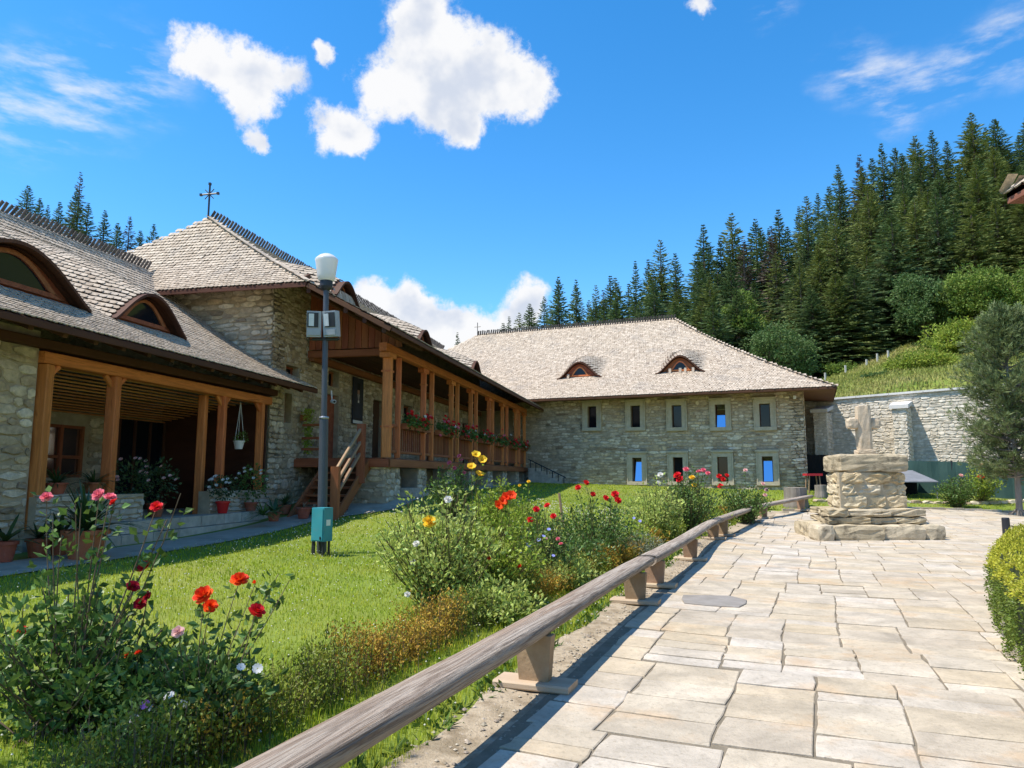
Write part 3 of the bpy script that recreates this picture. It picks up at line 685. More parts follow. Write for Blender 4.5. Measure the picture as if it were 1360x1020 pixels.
while b_ > -5.5:
    zc_ = 3.60 + (b_ + 2.72) * .20; beam('ceiling_board', WING, GP(-8.6, b_ - .09, zc_), GP(-1.55, b_ - .09, zc_ + rng.normal(0, .004)), .172, .035, M_CEIL, up=Zv + N_ * .2, cham=.012); b_ -= .185
for a_ in np.arange(-15.2, -1.0, .62):
    beam('rafter', WING, GP(a_, -2.9, 4.28), GP(a_, -1.66, 3.80), .09, .13, M_DARKW)
beam('eave_board', WING, GP(-15.5, -1.585, 3.835), GP(-.92, -1.585, 3.835), .03, .11, M_DARKW)
beam('verge_board', WING, GP(-.905, -1.6, 3.84), GP(-.905, -2.58, 4.28), .03, .12, M_DARKW)

# ------------------------------------------------------------------ the gallery house (middle)
GH = thing('gallery_house', 'two-storey stone house with long raised timber gallery and hipped shingle roof', 'house', GP(9, -5, 1.1))
def z_side(s): return 5.2 + 4.18 * (.86 * s + .14 * s * s)
LS = 7.0; BR = -6.0; ZR = 9.38
def S0s(u, t): s = t / LS; return OG + u[:, None] * G_ + (1.0 - LS * s)[:, None] * N_ + np.stack([0 * s, 0 * s, z_side(s)], 1)
def z_hip(q): return 6.40 + 2.98 * (.66 * q + .34 * q * q)
sq = np.linspace(0, 1, 60); zq = z_hip(sq)
def a_hip(z): return -2.35 + 2.75 * np.interp(z, zq, sq)
DS = [(-.75, .72, 1.95, .52, 2.0, 2.4), (5.1, .72, 1.75, .48, 2.0, 2.4), (12.0, .72, 1.75, .48, 2.0, 2.4)]
Ss = bumped(S0s, DS)
lo_s = lambda t: float(a_hip(z_side(t / LS))) if z_side(t / LS) > 6.4 else -2.35
roof(GH, Ss, -.03, LS, lo_s, lambda t: 23.5, .12, .15, mask=lambda u, t: u < 20.3 + t * .55)
deck(GH, Ss, np.linspace(0, 1, 190), np.unique(np.r_[np.linspace(0, LS, 34), 1.749, 1.75, 1.949, 1.95]), lo_s, lambda t: 20.4 + t * .55, M_DARKW)
for d in DS: dormer_front(GH, S0s, Ss, d, N_, 'side')
def Sh(u, t):
    q = t / 2.75; return OG + (-2.35 + t)[:, None] * G_ + u[:, None] * N_ + np.stack([0 * q, 0 * q, z_hip(q)], 1)
def b_at(z):   # b on the side slope where it has height z
    ss = np.linspace(0, 1, 80); return float(1.0 - LS * np.interp(z, z_side(ss), ss))
hi_h = lambda t: b_at(z_hip(t / 2.75)); lo_h = lambda t: 2 * BR - b_at(z_hip(t / 2.75))
roof(GH, Sh, -.03, 2.72, lo_h, hi_h, .12, .10)
deck(GH, Sh, np.linspace(0, 1, 40), np.linspace(0, 2.75, 22), lo_h, hi_h, M_DARKW)
def Sr(u, t): s = t / LS; return OG + u[:, None] * G_ + (2 * BR - 1.0 + LS * s)[:, None] * N_ + np.stack([0 * s, 0 * s, z_side(s)], 1)
deck(GH, Sr, np.linspace(0, 1, 3), np.linspace(0, LS, 20), lo_s, lambda t: 21, M_SHING, name='rear_roof')
ridge_comb(GH, GP(.45, BR, ZR + .02), GP(24.0, BR, ZR + .02), N_, 150, .32)
# hip shingles laid over the corner
hz = np.linspace(6.42, 9.36, 46); hv = []
P = np.array([GP(float(a_hip(z)), b_at(z), z + .03) for z in hz])
gq = Geo(); Xh = unit(np.gradient(P, axis=0)); 
for i in range(len(P)):
    Yh = unit(np.cross(Zv, Xh[i])); Zh = np.cross(Xh[i], Yh)
    gq.box(P[i] + Zh * .012, (.16, .16, .02), np.stack([Xh[i], Yh, Zh], 1))
gq.obj('hip_shingles', M_SHING, GH, kind='stuff')
# walls
OBf = GP(0, -2.6)
holesB = [(-.75, -.38, 3.05, 3.85), (-.75, -.05, 4.35, 4.62), (1.62, 2.5, 2.16, 4.1), (1.75, 2.45, 4.35, 4.85), (5.2, 6.1, 2.2, 4.3), (8.2, 9.2, 2.9, 4.4), (11, 12, 2.2, 4.3), (14, 15, 2.9, 4.4), (16.5, 17.4, 2.2, 4.3)]
wall_panel(OBf, G_, -N_, -1.5, 19.9, .2, 7.1, holesB, .6).obj('wall', M_MORTAR, GH)
hB = [(a - .04, b + .04, c - .04, d + .04) for a, b, c, d in holesB]
set_stones(GH, OBf, G_, -N_, lay_rubble(-1.5, 6.5, .35, 7.0, hB, hh=(.09, .17), ww=(.14, .42)), M_STONE, nmax=220)
set_stones(GH, OBf, G_, -N_, lay_rubble(6.5, 19.4, 2.1, 5.1, hB, hh=(.12, .22), ww=(.2, .5)), M_STONE, nmax=0)
OA = GP(-1.5, 0)
wall_panel(OA, N_, G_, -9.4, -2.6, .2, 6.95, [], .6).obj('wall', M_MORTAR, GH)
set_stones(GH, OA, N_, G_, lay_rubble(-5.6, -2.6, 4.1, 6.9, hh=(.10, .2), ww=(.18, .5), hi=lambda u: 6.9), M_STONE, nmax=40)
wall_panel(GP(0, -9.4), G_, -N_, -1.5, 19.9, .2, 7.0, [], .5).obj('wall', M_MORTAR, GH)
RG = np.stack([G_, -N_, Zv], 1)
for a, b, c, d in holesB:
    if d - c > 1.8:
        D = Geo().box(GP((a + b) / 2, -2.78, (c + d) / 2), (b - a, .06, d - c), RG).obj('door', M_BRWOOD if a < 3 else M_DARKW, GH)
        Geo().box(GP(a + .12, -2.735, c + .95), (.03, .05, .16), RG).obj('handle', M_BLACK, D)
    else:
        Wn = Geo().box(GP((a + b) / 2, -2.86, (c + d) / 2), (b - a, .02, d - c), RG).obj('window', M_GLASSD, GH)
        for q in (a + .03, b - .03): beam('frame', Wn, GP(q, -2.82, c), GP(q, -2.82, d), .06, .06, M_BRWOOD)
        for q in (c + .03, d - .03): beam('frame', Wn, GP(a, -2.815, q), GP(b, -2.815, q), .06, .06, M_BRWOOD)
# deck of the gallery
DK = link('gallery_deck', None, GH, Matrix.Translation(Vector(GP(9, -1.3, 2.1))))
b_ = -2.56
while b_ < .02:
    beam('deck_board', DK, GP(-.10, b_, 2.10), GP(19.5, b_, 2.10), .19, .045, M_BRWOOD); b_ += .2
beam('edge_beam', DK, GP(-.16, -2.55, 1.98), GP(-.16, .16, 1.98), .14, .22, M_BRWOOD)
beam('edge_beam', DK, GP(-.22, .08, 1.98), GP(19.5, .08, 1.98), .16, .22, M_BRWOOD)
pa = [(0, .25), (.82, .15), (2.97, .17), (3.78, .15), (5.94, .17), (6.69, .15), (8.53, .17), (9.32, .15), (11.44, .17), (12.12, .15), (14.04, .17), (15.0, .15), (17.1, .17), (17.9, .15), (19.3, .17)]
for i, (a_, w_) in enumerate(pa):
    Pst = beam('post', GH, GP(a_, 0, 2.125), GP(a_, 0, 4.94), w_, w_, M_WOOD, cham=w_ * .12)
    if i % 2 == 0:
        beam('capital', Pst, GP(a_ - .26, 0, 4.88), GP(a_ + .26, 0, 4.88), w_ * 1.15, .14, M_WOOD)
        for z_ in (2.95, 4.45): Geo().box(GP(a_, 0, z_), (w_ + .02, w_ + .02, .05), RG).obj('carved_band', M_WOOD, Pst)
beam('top_beam', GH, GP(-.38, 0, 5.07), GP(19.5, 0, 5.07), .22, .22, M_WOOD)
beam('wall_beam', GH, GP(.36, -2.46, 4.98), GP(19.5, -2.46, 4.98), .16, .2, M_BRWOOD)
b_ = -2.4
while b_ < -.1:
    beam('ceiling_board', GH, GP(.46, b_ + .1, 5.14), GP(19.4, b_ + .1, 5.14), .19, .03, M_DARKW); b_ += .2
beam('end_beam', GH, GP(.40, -2.55, 5.06), GP(.40, -.12, 5.06), .16, .2, M_BRWOOD)
b_ = -2.55
while b_ < .25:
    zt = float(z_side((1.0 - (b_ + .1)) / LS)) - .14
    beam('gable_board', GH, GP(.38, b_ + .1, 5.19), GP(.38 + rng.normal(0, .006), b_ + .1, zt), .025, .19, M_BRWOOD, up=N_); b_ += .2
# railing
RL = link('railing', None, GH, Matrix.Translation(Vector(GP(9, 0, 2.2))))
me_b = None
for a0, a1 in zip([p for p, _ in pa[:-1]], [p for p, _ in pa[1:]]):
    if a1 - a0 < .6: continue
    beam('rail', RL, GP(a0 + .1, -.02, 3.02), GP(a1 - .1, -.02, 3.02), .09, .08, M_BRWOOD)
    beam('rail', RL, GP(a0 + .1, -.02, 2.30), GP(a1 - .1, -.02, 2.30), .08, .08, M_BRWOOD)
    for a_ in np.arange(a0 + .22, a1 - .15, .17):
        if me_b is None:
            ob = beam('baluster', RL, GP(a_, -.02, 2.33), GP(a_, -.02, 2.99), .05, .05, M_BRWOOD); me_b = ob.data; mb_ = ob.matrix_basis.copy()
        else:
            M = mb_.copy(); M.translation = Vector(GP(a_, -.02, 2.33)); link('baluster', me_b, RL, M)
for z_ in (3.02, 2.66, 2.36): beam('rail', RL, GP(-.1, -2.4, z_), GP(-.1, -1.75, z_), .06, .07, M_BRWOOD, up=Zv)
# stone under the gallery
set_stones(GH, GP(-.08, 0), N_, G_, lay_rubble(-1.62, .02, .75, 1.87, hh=(.09, .2), ww=(.15, .5)), M_STONE, nmax=40)
wall_panel(GP(-.08, 0), N_, G_, -1.62, .0, .4, 1.87, [], .4).obj('wall', M_MORTAR, GH)
for k, (a0, a1) in enumerate(((-.04, .95), (2.4, 3.25), (5.4, 6.3), (8.2, 9.1), (11.1, 12), (13.9, 14.8), (16.8, 17.7), (18.8, 19.6))):
    set_stones(GH, GP(0, .04), G_, -N_, lay_rubble(a0, a1, .9, 1.87, hh=(.1, .2), ww=(.18, .45)), M_STONE, nmax=30 if k < 2 else 0)
    wall_panel(GP(0, .04), G_, -N_, a0, a1, .5, 1.87, [], .5).obj('pier', M_MORTAR, GH)
wall_panel(GP(0, -1.5), G_, -N_, .3, 19.6, .5, 1.87, [], .2).obj('wall', M_MORTAR, GH)
for k, (a0, a1, z_, b_) in enumerate(((.95, 2.3, 1.12, .25), (1.05, 2.3, 1.24, .08))):
    Geo().box(GP((a0 + a1) / 2, b_, z_), (a1 - a0, .5, .12), RG).obj('step', M_BLOCK, GH)
for a_ in np.arange(-2.1, 20, .7):
    beam('rafter', GH, GP(a_, .0, 5.60), GP(a_, .94, 5.13), .09, .12, M_DARKW)
for b_ in np.arange(-5.4, -1.4, .75): beam('rafter', GH, GP(-1.45, b_, 6.80), GP(-2.28, b_, 6.34), .09, .12, M_DARKW)
for k_, b_ in enumerate(np.arange(-1.2, .9, .5)):
    zt = float(z_side((1 - b_) / LS)); beam('purlin', GH, GP(-2.3, b_, zt - .20), GP(.36, b_, zt - .20), .11, .13, M_DARKW)
beam('eave_board', GH, GP(-2.35, 1.01, 5.11), GP(20.3, 1.01, 5.11), .03, .11, M_DARKW)
beam('eave_board', GH, GP(-2.365, -6.5, 6.31), GP(-2.365, -1.25, 6.31), .03, .11, M_DARKW)
beam('verge_board', GH, GP(-2.37, -1.2, 6.30), GP(-2.37, 1.0, 5.10), .03, .12, M_DARKW)
for k_ in range(2):   # wide soffit behind the hip eave
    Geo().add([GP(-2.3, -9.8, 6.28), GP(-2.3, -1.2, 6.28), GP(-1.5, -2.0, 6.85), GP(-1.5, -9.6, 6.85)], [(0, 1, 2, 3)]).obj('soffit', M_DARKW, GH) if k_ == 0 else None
# stairs up to the gallery
ST = link('staircase', None, GH, Matrix.Translation(Vector(GP(-1.3, -1, .6))))
for k in range(8):
    z_ = 2.12 - .19 * (k + 1); a_ = -.30 - .235 * k
    Geo().box(GP(a_, -1.0, z_ - .02), (.27, 1.15, .05), RG).obj('step', M_BRWOOD, ST)
    Geo().box(GP(a_ + .11, -1.0, z_ - .115), (.025, 1.13, .14), RG).obj('riser', M_DARKW, ST)
for b_ in (-.42, -1.6): beam('stringer', ST, GP(-.15, b_, 1.95), GP(-2.15, b_, .50), .06, .30, M_BRWOOD)
beam('newel', ST, GP(-.72, -.40, 1.45), GP(-.72, -.40, 2.98), .2, .2, M_BRWOOD)
beam('newel', ST, GP(-2.15, -.40, .45), GP(-2.15, -.40, 1.86), .2, .2, M_BRWOOD)
for dz in (0, -.33, -.62): beam('handrail', ST, GP(-.72, -.40, 2.88 + dz), GP(-2.15, -.40, 1.76 + dz), .07, .08, M_OAK)
# finial cross on the ridge
def iron_cross(parent, P, h, rays=True):
    gq = Geo(); P = np.asarray(P); gq.tube([P, P + [0, 0, h]], .028, 6)
    c = P + [0, 0, h * .72]; gq.tube([c - N_ * h * .25, c + N_ * h * .25], .025, 6)
    for s_ in (-1, 1): gq.tube([c - (N_ + Zv * s_) * h * .13, c + (N_ + Zv * s_) * h * .13], .014, 5)
    for q in (c - N_ * h * .25, c + N_ * h * .25, P + [0, 0, h]): gq.box(q, (.07, .07, .07))
    return gq.obj('roof_cross', M_BLACK, parent)
iron_cross(GH, GP(.35, BR, ZR - .1), 1.15)

# ------------------------------------------------------------------ the back building
BH = thing('guest_house', 'two-storey rubble stone building with narrow windows and hipped shingle roof', 'building', BP(-8, -5, 1.1))
OV = 1.4; ZE = 5.58; ZB = 10.95; LB = 8.4
def z_b(s): return ZE + (ZB - ZE) * (.80 * s + .20 * s * s)
def S0b(u, t): s = t / LB; return OB + u[:, None] * E_ + (t - OV)[:, None] * PD + np.stack([0 * s, 0 * s, z_b(s)], 1)
DB = [(-11.1, 1.25, 2.35, .86, 2.4, 2), (-5.75, 1.25, 2.35, .86, 2.4, 2)]
Sb = bumped(S0b, DB)
hi_b = lambda t: 1.40 - 8.3 * t / LB; lo_b = lambda t: -28.0 + 8.0 * t / LB
roof(BH, Sb, -.03, LB, lambda t: max(lo_b(t), -25.5), hi_b, .13, .165)
deck(BH, Sb, np.linspace(0, 1, 150), np.unique(np.r_[np.linspace(0, LB, 40), 2.349, 2.35]), lo_b, hi_b, M_DARKW)
def Sb2(u, t): s = t / LB; return OB + u[:, None] * E_ + (2 * LB - OV - t)[:, None] * PD + np.stack([0 * s, 0 * s, z_b(s)], 1)
deck(BH, Sb2, np.linspace(0, 1, 3), np.linspace(0, LB, 12), lo_b, hi_b, M_SHING, name='rear_roof')
def Sb3(u, t): s = t / 8.3; return OB + (1.40 - t)[:, None] * E_ + u[:, None] * PD + np.stack([0 * s, 0 * s, z_b(s)], 1)
l3 = lambda t: -OV + LB * t / 8.3; h3 = lambda t: 2 * LB - OV - LB * t / 8.3
roof(BH, Sb3, -.03, 8.3, l3, h3, .14, .18)
deck(BH, Sb3, np.linspace(0, 1, 20), np.linspace(0, 8.3, 20), l3, h3, M_DARKW)
def Sb4(u, t): s = t / 8.; return OB + (-28. + t)[:, None] * E_ + u[:, None] * PD + np.stack([0 * s, 0 * s, z_b(s)], 1)
deck(BH, Sb4, np.linspace(0, 1, 3), np.linspace(0, 8., 12), lambda t: -OV + LB * t / 8., lambda t: 2 * LB - OV - LB * t / 8., M_SHING, name='end_roof')
for d in DB: dormer_front(BH, S0b, Sb, d, -PD, 'back')
ridge_comb(BH, BP(-20.0, -(LB - OV), ZB + .02), BP(-6.9, -(LB - OV), ZB + .02), -PD, 84, .36)
Pc = BP(-20.0, -(LB - OV), ZB - .05); gq = Geo(); gq.tube([Pc, Pc + [0, 0, .95]], .025, 6); gq.tube([Pc + [0, 0, .66] - E_ * .22, Pc + [0, 0, .66] + E_ * .22], .022, 6); gq.obj('roof_cross', M_BLACK, BH)
Zu = [(-10.13, 4.12), (-7.87, 4.08), (-5.81, 4.02), (-3.73, 3.98), (-1.70, 3.94)]; Zl = [(-7.84, 1.38), (-5.82, 1.38), (-3.71, 1.38), (-1.68, 1.38)]
wins = [(e, z, 1.10, i) for i, (e, z) in enumerate(Zu)] + [(e, z, 1.18, 5 + i) for i, (e, z) in enumerate(Zl)]
hol = [(e - .24, e + .24, z, z + h) for e, z, h, i in wins]
wall_panel(OB, E_, PD, -27, 0, .4, 5.75, hol, .6).obj('wall', M_MORTAR, BH)
wall_panel(OB, PD, -E_, 0, 14, .4, 5.75, [], .6).obj('wall', M_MORTAR, BH)
wall_panel(BP(0, -14), E_, -PD, -27, 0, .4, 5.75, [], .5).obj('wall', M_MORTAR, BH)
hs_ = [(e - .50, e + .50, z - .20, z + h + .32) for e, z, h, i in wins]
set_stones(BH, OB, E_, PD, lay_rubble(-14.6, 0, .85, 5.6, hs_, hh=(.10, .19), ww=(.16, .50), lo=lambda u: .9), M_STONE, nmax=290)
set_stones(BH, OB, PD, -E_, lay_rubble(0, 6, .85, 5.6, hh=(.10, .19), ww=(.16, .5)), M_STONE, nmax=0)
RB = np.stack([E_, PD, Zv], 1)
for e, z, h, i in wins:
    blue = i in (3, 5, 8)
    Wn = link('window', None, BH, Matrix.Translation(Vector(BP(e, 0, z))))
    tilt = Matrix.Rotation(rng.normal(0, .01), 3, 'X')
    if blue: tl_ = math.radians(11); RBt = np.stack([E_, PD * math.cos(tl_) - Zv * math.sin(tl_), Zv * math.cos(tl_) + PD * math.sin(tl_)], 1)
    Geo().box(BP(e, -.30 if blue else -.22, z + h / 2), (.47, .012, h - .01), RBt if blue else RB).obj('pane', M_GLASSB if blue else M_GLASSD, Wn, label='window pane tilted open, mirroring blue sky' if blue else None)
    for s_ in (-1, 1):
        Geo().box(BP(e + s_ * .35, .03, z + h / 2 - .0), (.22, .16, h), RB).obj('jamb', M_TRIM, Wn)
        Geo().box(BP(e + s_ * .475, .055, z + h / 2 + .02), (.05, .2, h + .34), RB).obj('moulding', M_TRIM, Wn)
    Geo().box(BP(e, .035, z + h + .11), (.90, .17, .22), RB).obj('lintel', M_TRIM, Wn)
    Geo().box(BP(e, .07, z + h + .26), (1.06, .24, .09), RB).obj('cornice', M_TRIM, Wn)
    Geo().box(BP(e, .05, z - .085), (1.02, .2, .17), RB).obj('sill', M_TRIM, Wn)
    for s_ in (-1, 1): beam('frame', Wn, BP(e + s_ * .22, -.20, z), BP(e + s_ * .22, -.20, z + h), .04, .04, M_DARKW)
beam('eave_board', BH, BP(-16, OV + .01, ZE - .08), BP(1.40, OV + .01, ZE - .08), .03, .1, M_DARKW)
beam('eave_board', BH, BP(1.41, OV, ZE - .08), BP(1.41, -15.2, ZE - .08), .03, .1, M_DARKW)
M_SOFF = mat('soffit_boards', [(.16, .075, .04), (.22, .11, .06)], 9, .7, .2, 30, stretch=(.1, 1, 1))
Geo().add([BP(-16, OV - .02, ZE - .12), BP(1.38, OV - .02, ZE - .12), BP(.0, .0, ZE - .02), BP(-16, 0, ZE - .02)], [(0, 1, 2, 3)]).obj('soffit', M_SOFF, BH)
Geo().add([BP(1.38, OV - .02, ZE - .12), BP(1.38, -15, ZE - .12), BP(0, -14, ZE - .02), BP(0, 0, ZE - .02)], [(0, 1, 2, 3)]).obj('soffit', M_SOFF, BH)
Geo().box(BP(-.35, .12, 5.28), (.12, .18, .14), RB).obj('wall_lamp', M_WHITE, BH)
# steps with iron rail down from the far end of the gallery
BS = thing('stone_steps', 'short stone steps with black iron railing at the far end of gallery', 'steps', BP(-12.3, .9, 1.25))
for k in range(5):
    Geo().box(BP(-13.0 + .36 * k, .75, 1.2 + (.86 - .17 * k) / 2 - .05), (.36, 1.1, .86 - .17 * k + .1), RB).obj('step', M_BLOCK, BS)
for k in range(7):
    zt = 2.45 - .14 * k; gq = Geo(); gq.tube([BP(-13.1 + .30 * k, 1.22, zt - .75), BP(-13.1 + .30 * k, 1.22, zt)], .025, 6); gq.obj('baluster', M_BLACK, BS)
gq = Geo(); gq.tube([BP(-13.2, 1.22, 2.50), BP(-11.2, 1.22, 1.57)], .028, 6); gq.obj('handrail', M_BLACK, BS)

# ------------------------------------------------------------------ boundary wall with buttresses
BWL = thing('boundary_wall', 'high pale rubble stone boundary wall with two buttresses', 'wall', WP(9, -.4, 1.0))
zt_ = lambda t: 5.52 + .022 * t
wall_panel(OW, WD, -WN, -2.0, 24, .3, 5.45, [], .8).obj('wall', M_MORTAR2, BWL)
set_stones(BWL, OW, WD, -WN, lay_rubble(-1.5, 18, .95, 6.0, hh=(.10, .2), ww=(.18, .5), hi=zt_), M_WALLST, nmax=270)
gq = Geo(); gq.add([WP(-2, -.001, 5.3), WP(24, -.001, 5.3), WP(24, -.001, zt_(24)), WP(-2, -.001, zt_(-2)), WP(-2, -.8, 5.3), WP(24, -.8, 5.3), WP(24, -.8, zt_(24)), WP(-2, -.8, zt_(-2))], [(0, 1, 2, 3), (4, 5, 6, 7), (3, 2, 6, 7)])
gq.obj('wall_head', M_MORTAR2, BWL)
M_CAP = mat('pale_coping', [(.55, .53, .49), (.66, .64, .60)], 3, .85, .3, 25)
t_ = -2.0
while t_ < 23:
    X = unit(WP(1, 0, .022) - WP(0, 0, 0)); Geo().box(WP(t_ + .75, -.36, zt_(t_ + .75) + .05), (1.485, .98, .10), np.stack([X, -WN, np.cross(X, -WN)], 1)).obj('coping_stone', M_CAP, BWL); t_ += 1.5
RW = np.stack([WD, -WN, Zv], 1)
def wall_t(px): # t on the wall front seen in pixel column px
    k = (px - 680) / 967.; return (k * OW[1] - OW[0]) / (WD[0] - k * WD[1])
for px_, zt in ((1084, 4.85), (1190, 4.85)):
    o_ = 1.15; k_ = (px_ - 680) / 967.; B0 = OW + o_ * WN; tb = (k_ * B0[1] - B0[0]) / (WD[0] - k_ * WD[1]); wd = .62
    wall_panel(WP(0, o_), WD, -WN, tb, tb + wd, .5, zt, [], o_).obj('buttress', M_MORTAR2, BWL)
    set_stones(BWL, WP(0, o_), WD, -WN, lay_rubble(tb, tb + wd, .9, zt, hh=(.12, .22), ww=(.2, .4)), M_WALLST, nmax=12)
    set_stones(BWL, WP(tb + wd, o_), -WN, -WD, lay_rubble(0, o_, .9, zt, hh=(.12, .22), ww=(.2, .4)), M_WALLST, nmax=0)
    Geo().add([WP(tb - .1, o_ + .12, zt - .02), WP(tb + wd + .1, o_ + .12, zt - .02), WP(tb + wd + .1, -.05, zt + .25), WP(tb - .1, -.05, zt + .25), WP(tb - .1, o_ + .12, zt + .16), WP(tb + wd + .1, o_ + .12, zt + .16), WP(tb + wd + .1, -.05, zt + .43), WP(tb - .1, -.05, zt + .43)],
              [(0, 1, 2, 3), (4, 5, 6, 7), (0, 1, 5, 4), (1, 2, 6, 5), (0, 3, 7, 4)]).obj('buttress_cap', M_CAP, BWL)

# ------------------------------------------------------------------ stone cross monument
M_MON = mat('weathered_limestone', [(.40, .325, .205), (.50, .42, .285), (.44, .36, .235), (.54, .46, .33)], 4, .9, .7, 22, pal=True, blotch=((.11, .09, .06), 2.6, .75))
M_MON2 = mat('ochre_rubble', [(.46, .37, .23), (.58, .49, .33), (.50, .36, .18), (.60, .53, .39), (.52, .44, .31)], 5, .9, .8, 18, pal=True, blotch=((.20, .155, .095), 2.4, .55))
M_MONX = mat('pale_cross_stone', [(.50, .39, .265), (.62, .51, .37)], 5, .9, .5, 22, blotch=((.26, .20, .13), 2.3, .7))
mo = np.array([9.56, 19.75]); ma = math.radians(3.0)
MX = np.array([math.cos(ma), math.sin(ma), 0]); MY = np.array([math.sin(math.radians(14)), math.cos(math.radians(14)), 0])
def MP(x, y, z): return np.array([mo[0], mo[1], 0]) + x * MX + y * MY + np.array([0, 0, z])
MON = thing('stone_cross', 'weathered stone cross on a rubble pedestal with two steps', 'monument', MP(0, 0, 0))
def rough_block(name, c, d, m, parent, j=.02, sub=4):
    """hewn block: subdivided box with worn corners and uneven faces"""
    n = sub; V = {}; vs = []; Fc = []
    def vid(i, k, l):
        if (i, k, l) not in V:
            p = np.array([i, k, l]) / n - .5; q = p * np.array(d)
            e = (np.abs(p) > .499).sum(); q = q * (1 - .0) - np.sign(p) * (np.abs(p) > .499) * (.0 if e < 2 else min(d) * .05 * (e - 1)) + rng.normal(0, j, 3) * (1 if e < 3 else .6)
            V[(i, k, l)] = len(vs); vs.append(q)
        return V[(i, k, l)]
    for a_ in range(n):
        for b_ in range(n):
            for s_ in (0, n):
                Fc += [(vid(s_, a_, b_), vid(s_, a_ + 1, b_), vid(s_, a_ + 1, b_ + 1), vid(s_, a_, b_ + 1)), (vid(a_, s_, b_), vid(a_ + 1, s_, b_), vid(a_ + 1, s_, b_ + 1), vid(a_, s_, b_ + 1)), (vid(a_, b_, s_), vid(a_ + 1, b_, s_), vid(a_ + 1, b_ + 1, s_), vid(a_, b_ + 1, s_))]
    return Geo().add(np.array(vs), Fc).obj(name, m, parent, frame(c, MX, MY))
for x0, x1 in ((-1.66, -1.2), (-1.2, .05), (.05, 1.12), (1.12, 1.66)): rough_block('step_block', MP((x0 + x1) / 2, -.85, .195), (x1 - x0 - .02, .85, .43), M_MON, MON, .010)
rough_block('step_block', MP(0, .45, .195), (3.3, 1.72, .42), M_MON, MON, .01)
for z0, z1, xs_ in ((.41, .585, (-1.28, -.2, .5, 1.28)), (.59, .80, (-1.30, -.75, .35, 1.27))):
    for x0, x1 in zip(xs_[:-1], xs_[1:]): rough_block('step_block', MP((x0 + x1) / 2, -.55, (z0 + z1) / 2), (x1 - x0 - .015, .75, z1 - z0), M_MON, MON, .012)
    rough_block('step_block', MP(0, .45, (z0 + z1) / 2), (2.5, 1.2, z1 - z0 - .01), M_MON, MON, .012)
Geo().add([MP(x, y, z) for z in (.1, 1.73) for x, y in ((-.845, -.69), (.845, -.69), (.845, .70), (-.845, .70))], [(0, 1, 5, 4), (1, 2, 6, 5), (2, 3, 7, 6), (3, 0, 4, 7)]).obj('pedestal_core', mat('ochre_mortar', [(.40, .33, .22), (.50, .42, .29)], 6, .95, .6, 30), MON)
for z0, z1, xs_, dj in ((.80, 1.14, (-.88, -.22, .30, .88), 0), (1.145, 1.43, (-.87, -.48, .18, .62, .87), .01), (1.435, 1.72, (-.86, -.30, .44, .86), -.005)):
    for x0, x1 in zip(xs_[:-1], xs_[1:]): rough_block('pedestal_stone', MP((x0 + x1) / 2, dj - .35 + rng.normal(0, .01), (z0 + z1) / 2), (x1 - x0 - .012, .74, z1 - z0), M_MON2, MON, .014, 5)
    for x0, x1 in ((xs_[0], .0), (.0, xs_[-1])): rough_block('pedestal_stone', MP((x0 + x1) / 2, .38, (z0 + z1) / 2), (x1 - x0 - .012, .70, z1 - z0), M_MON2, MON, .014, 5)
rough_block('pedestal_slab', MP(0, 0, 1.97), (1.73, 1.46, .49), M_MON, MON, .008, 7)
rough_block('cross_foot', MP(.02, -.1, 2.28), (.46, .36, .12), M_MONX, MON, .004)
rough_block('cross_shaft', MP(.02, -.1, 2.92), (.37, .26, 1.24), M_MONX, MON, .004, 5)
for s_ in (-1, 1): rough_block('cross_arm', MP(.02 + s_ * .315, -.1, 3.05), (.275, .25, .28), M_MONX, MON, .004)

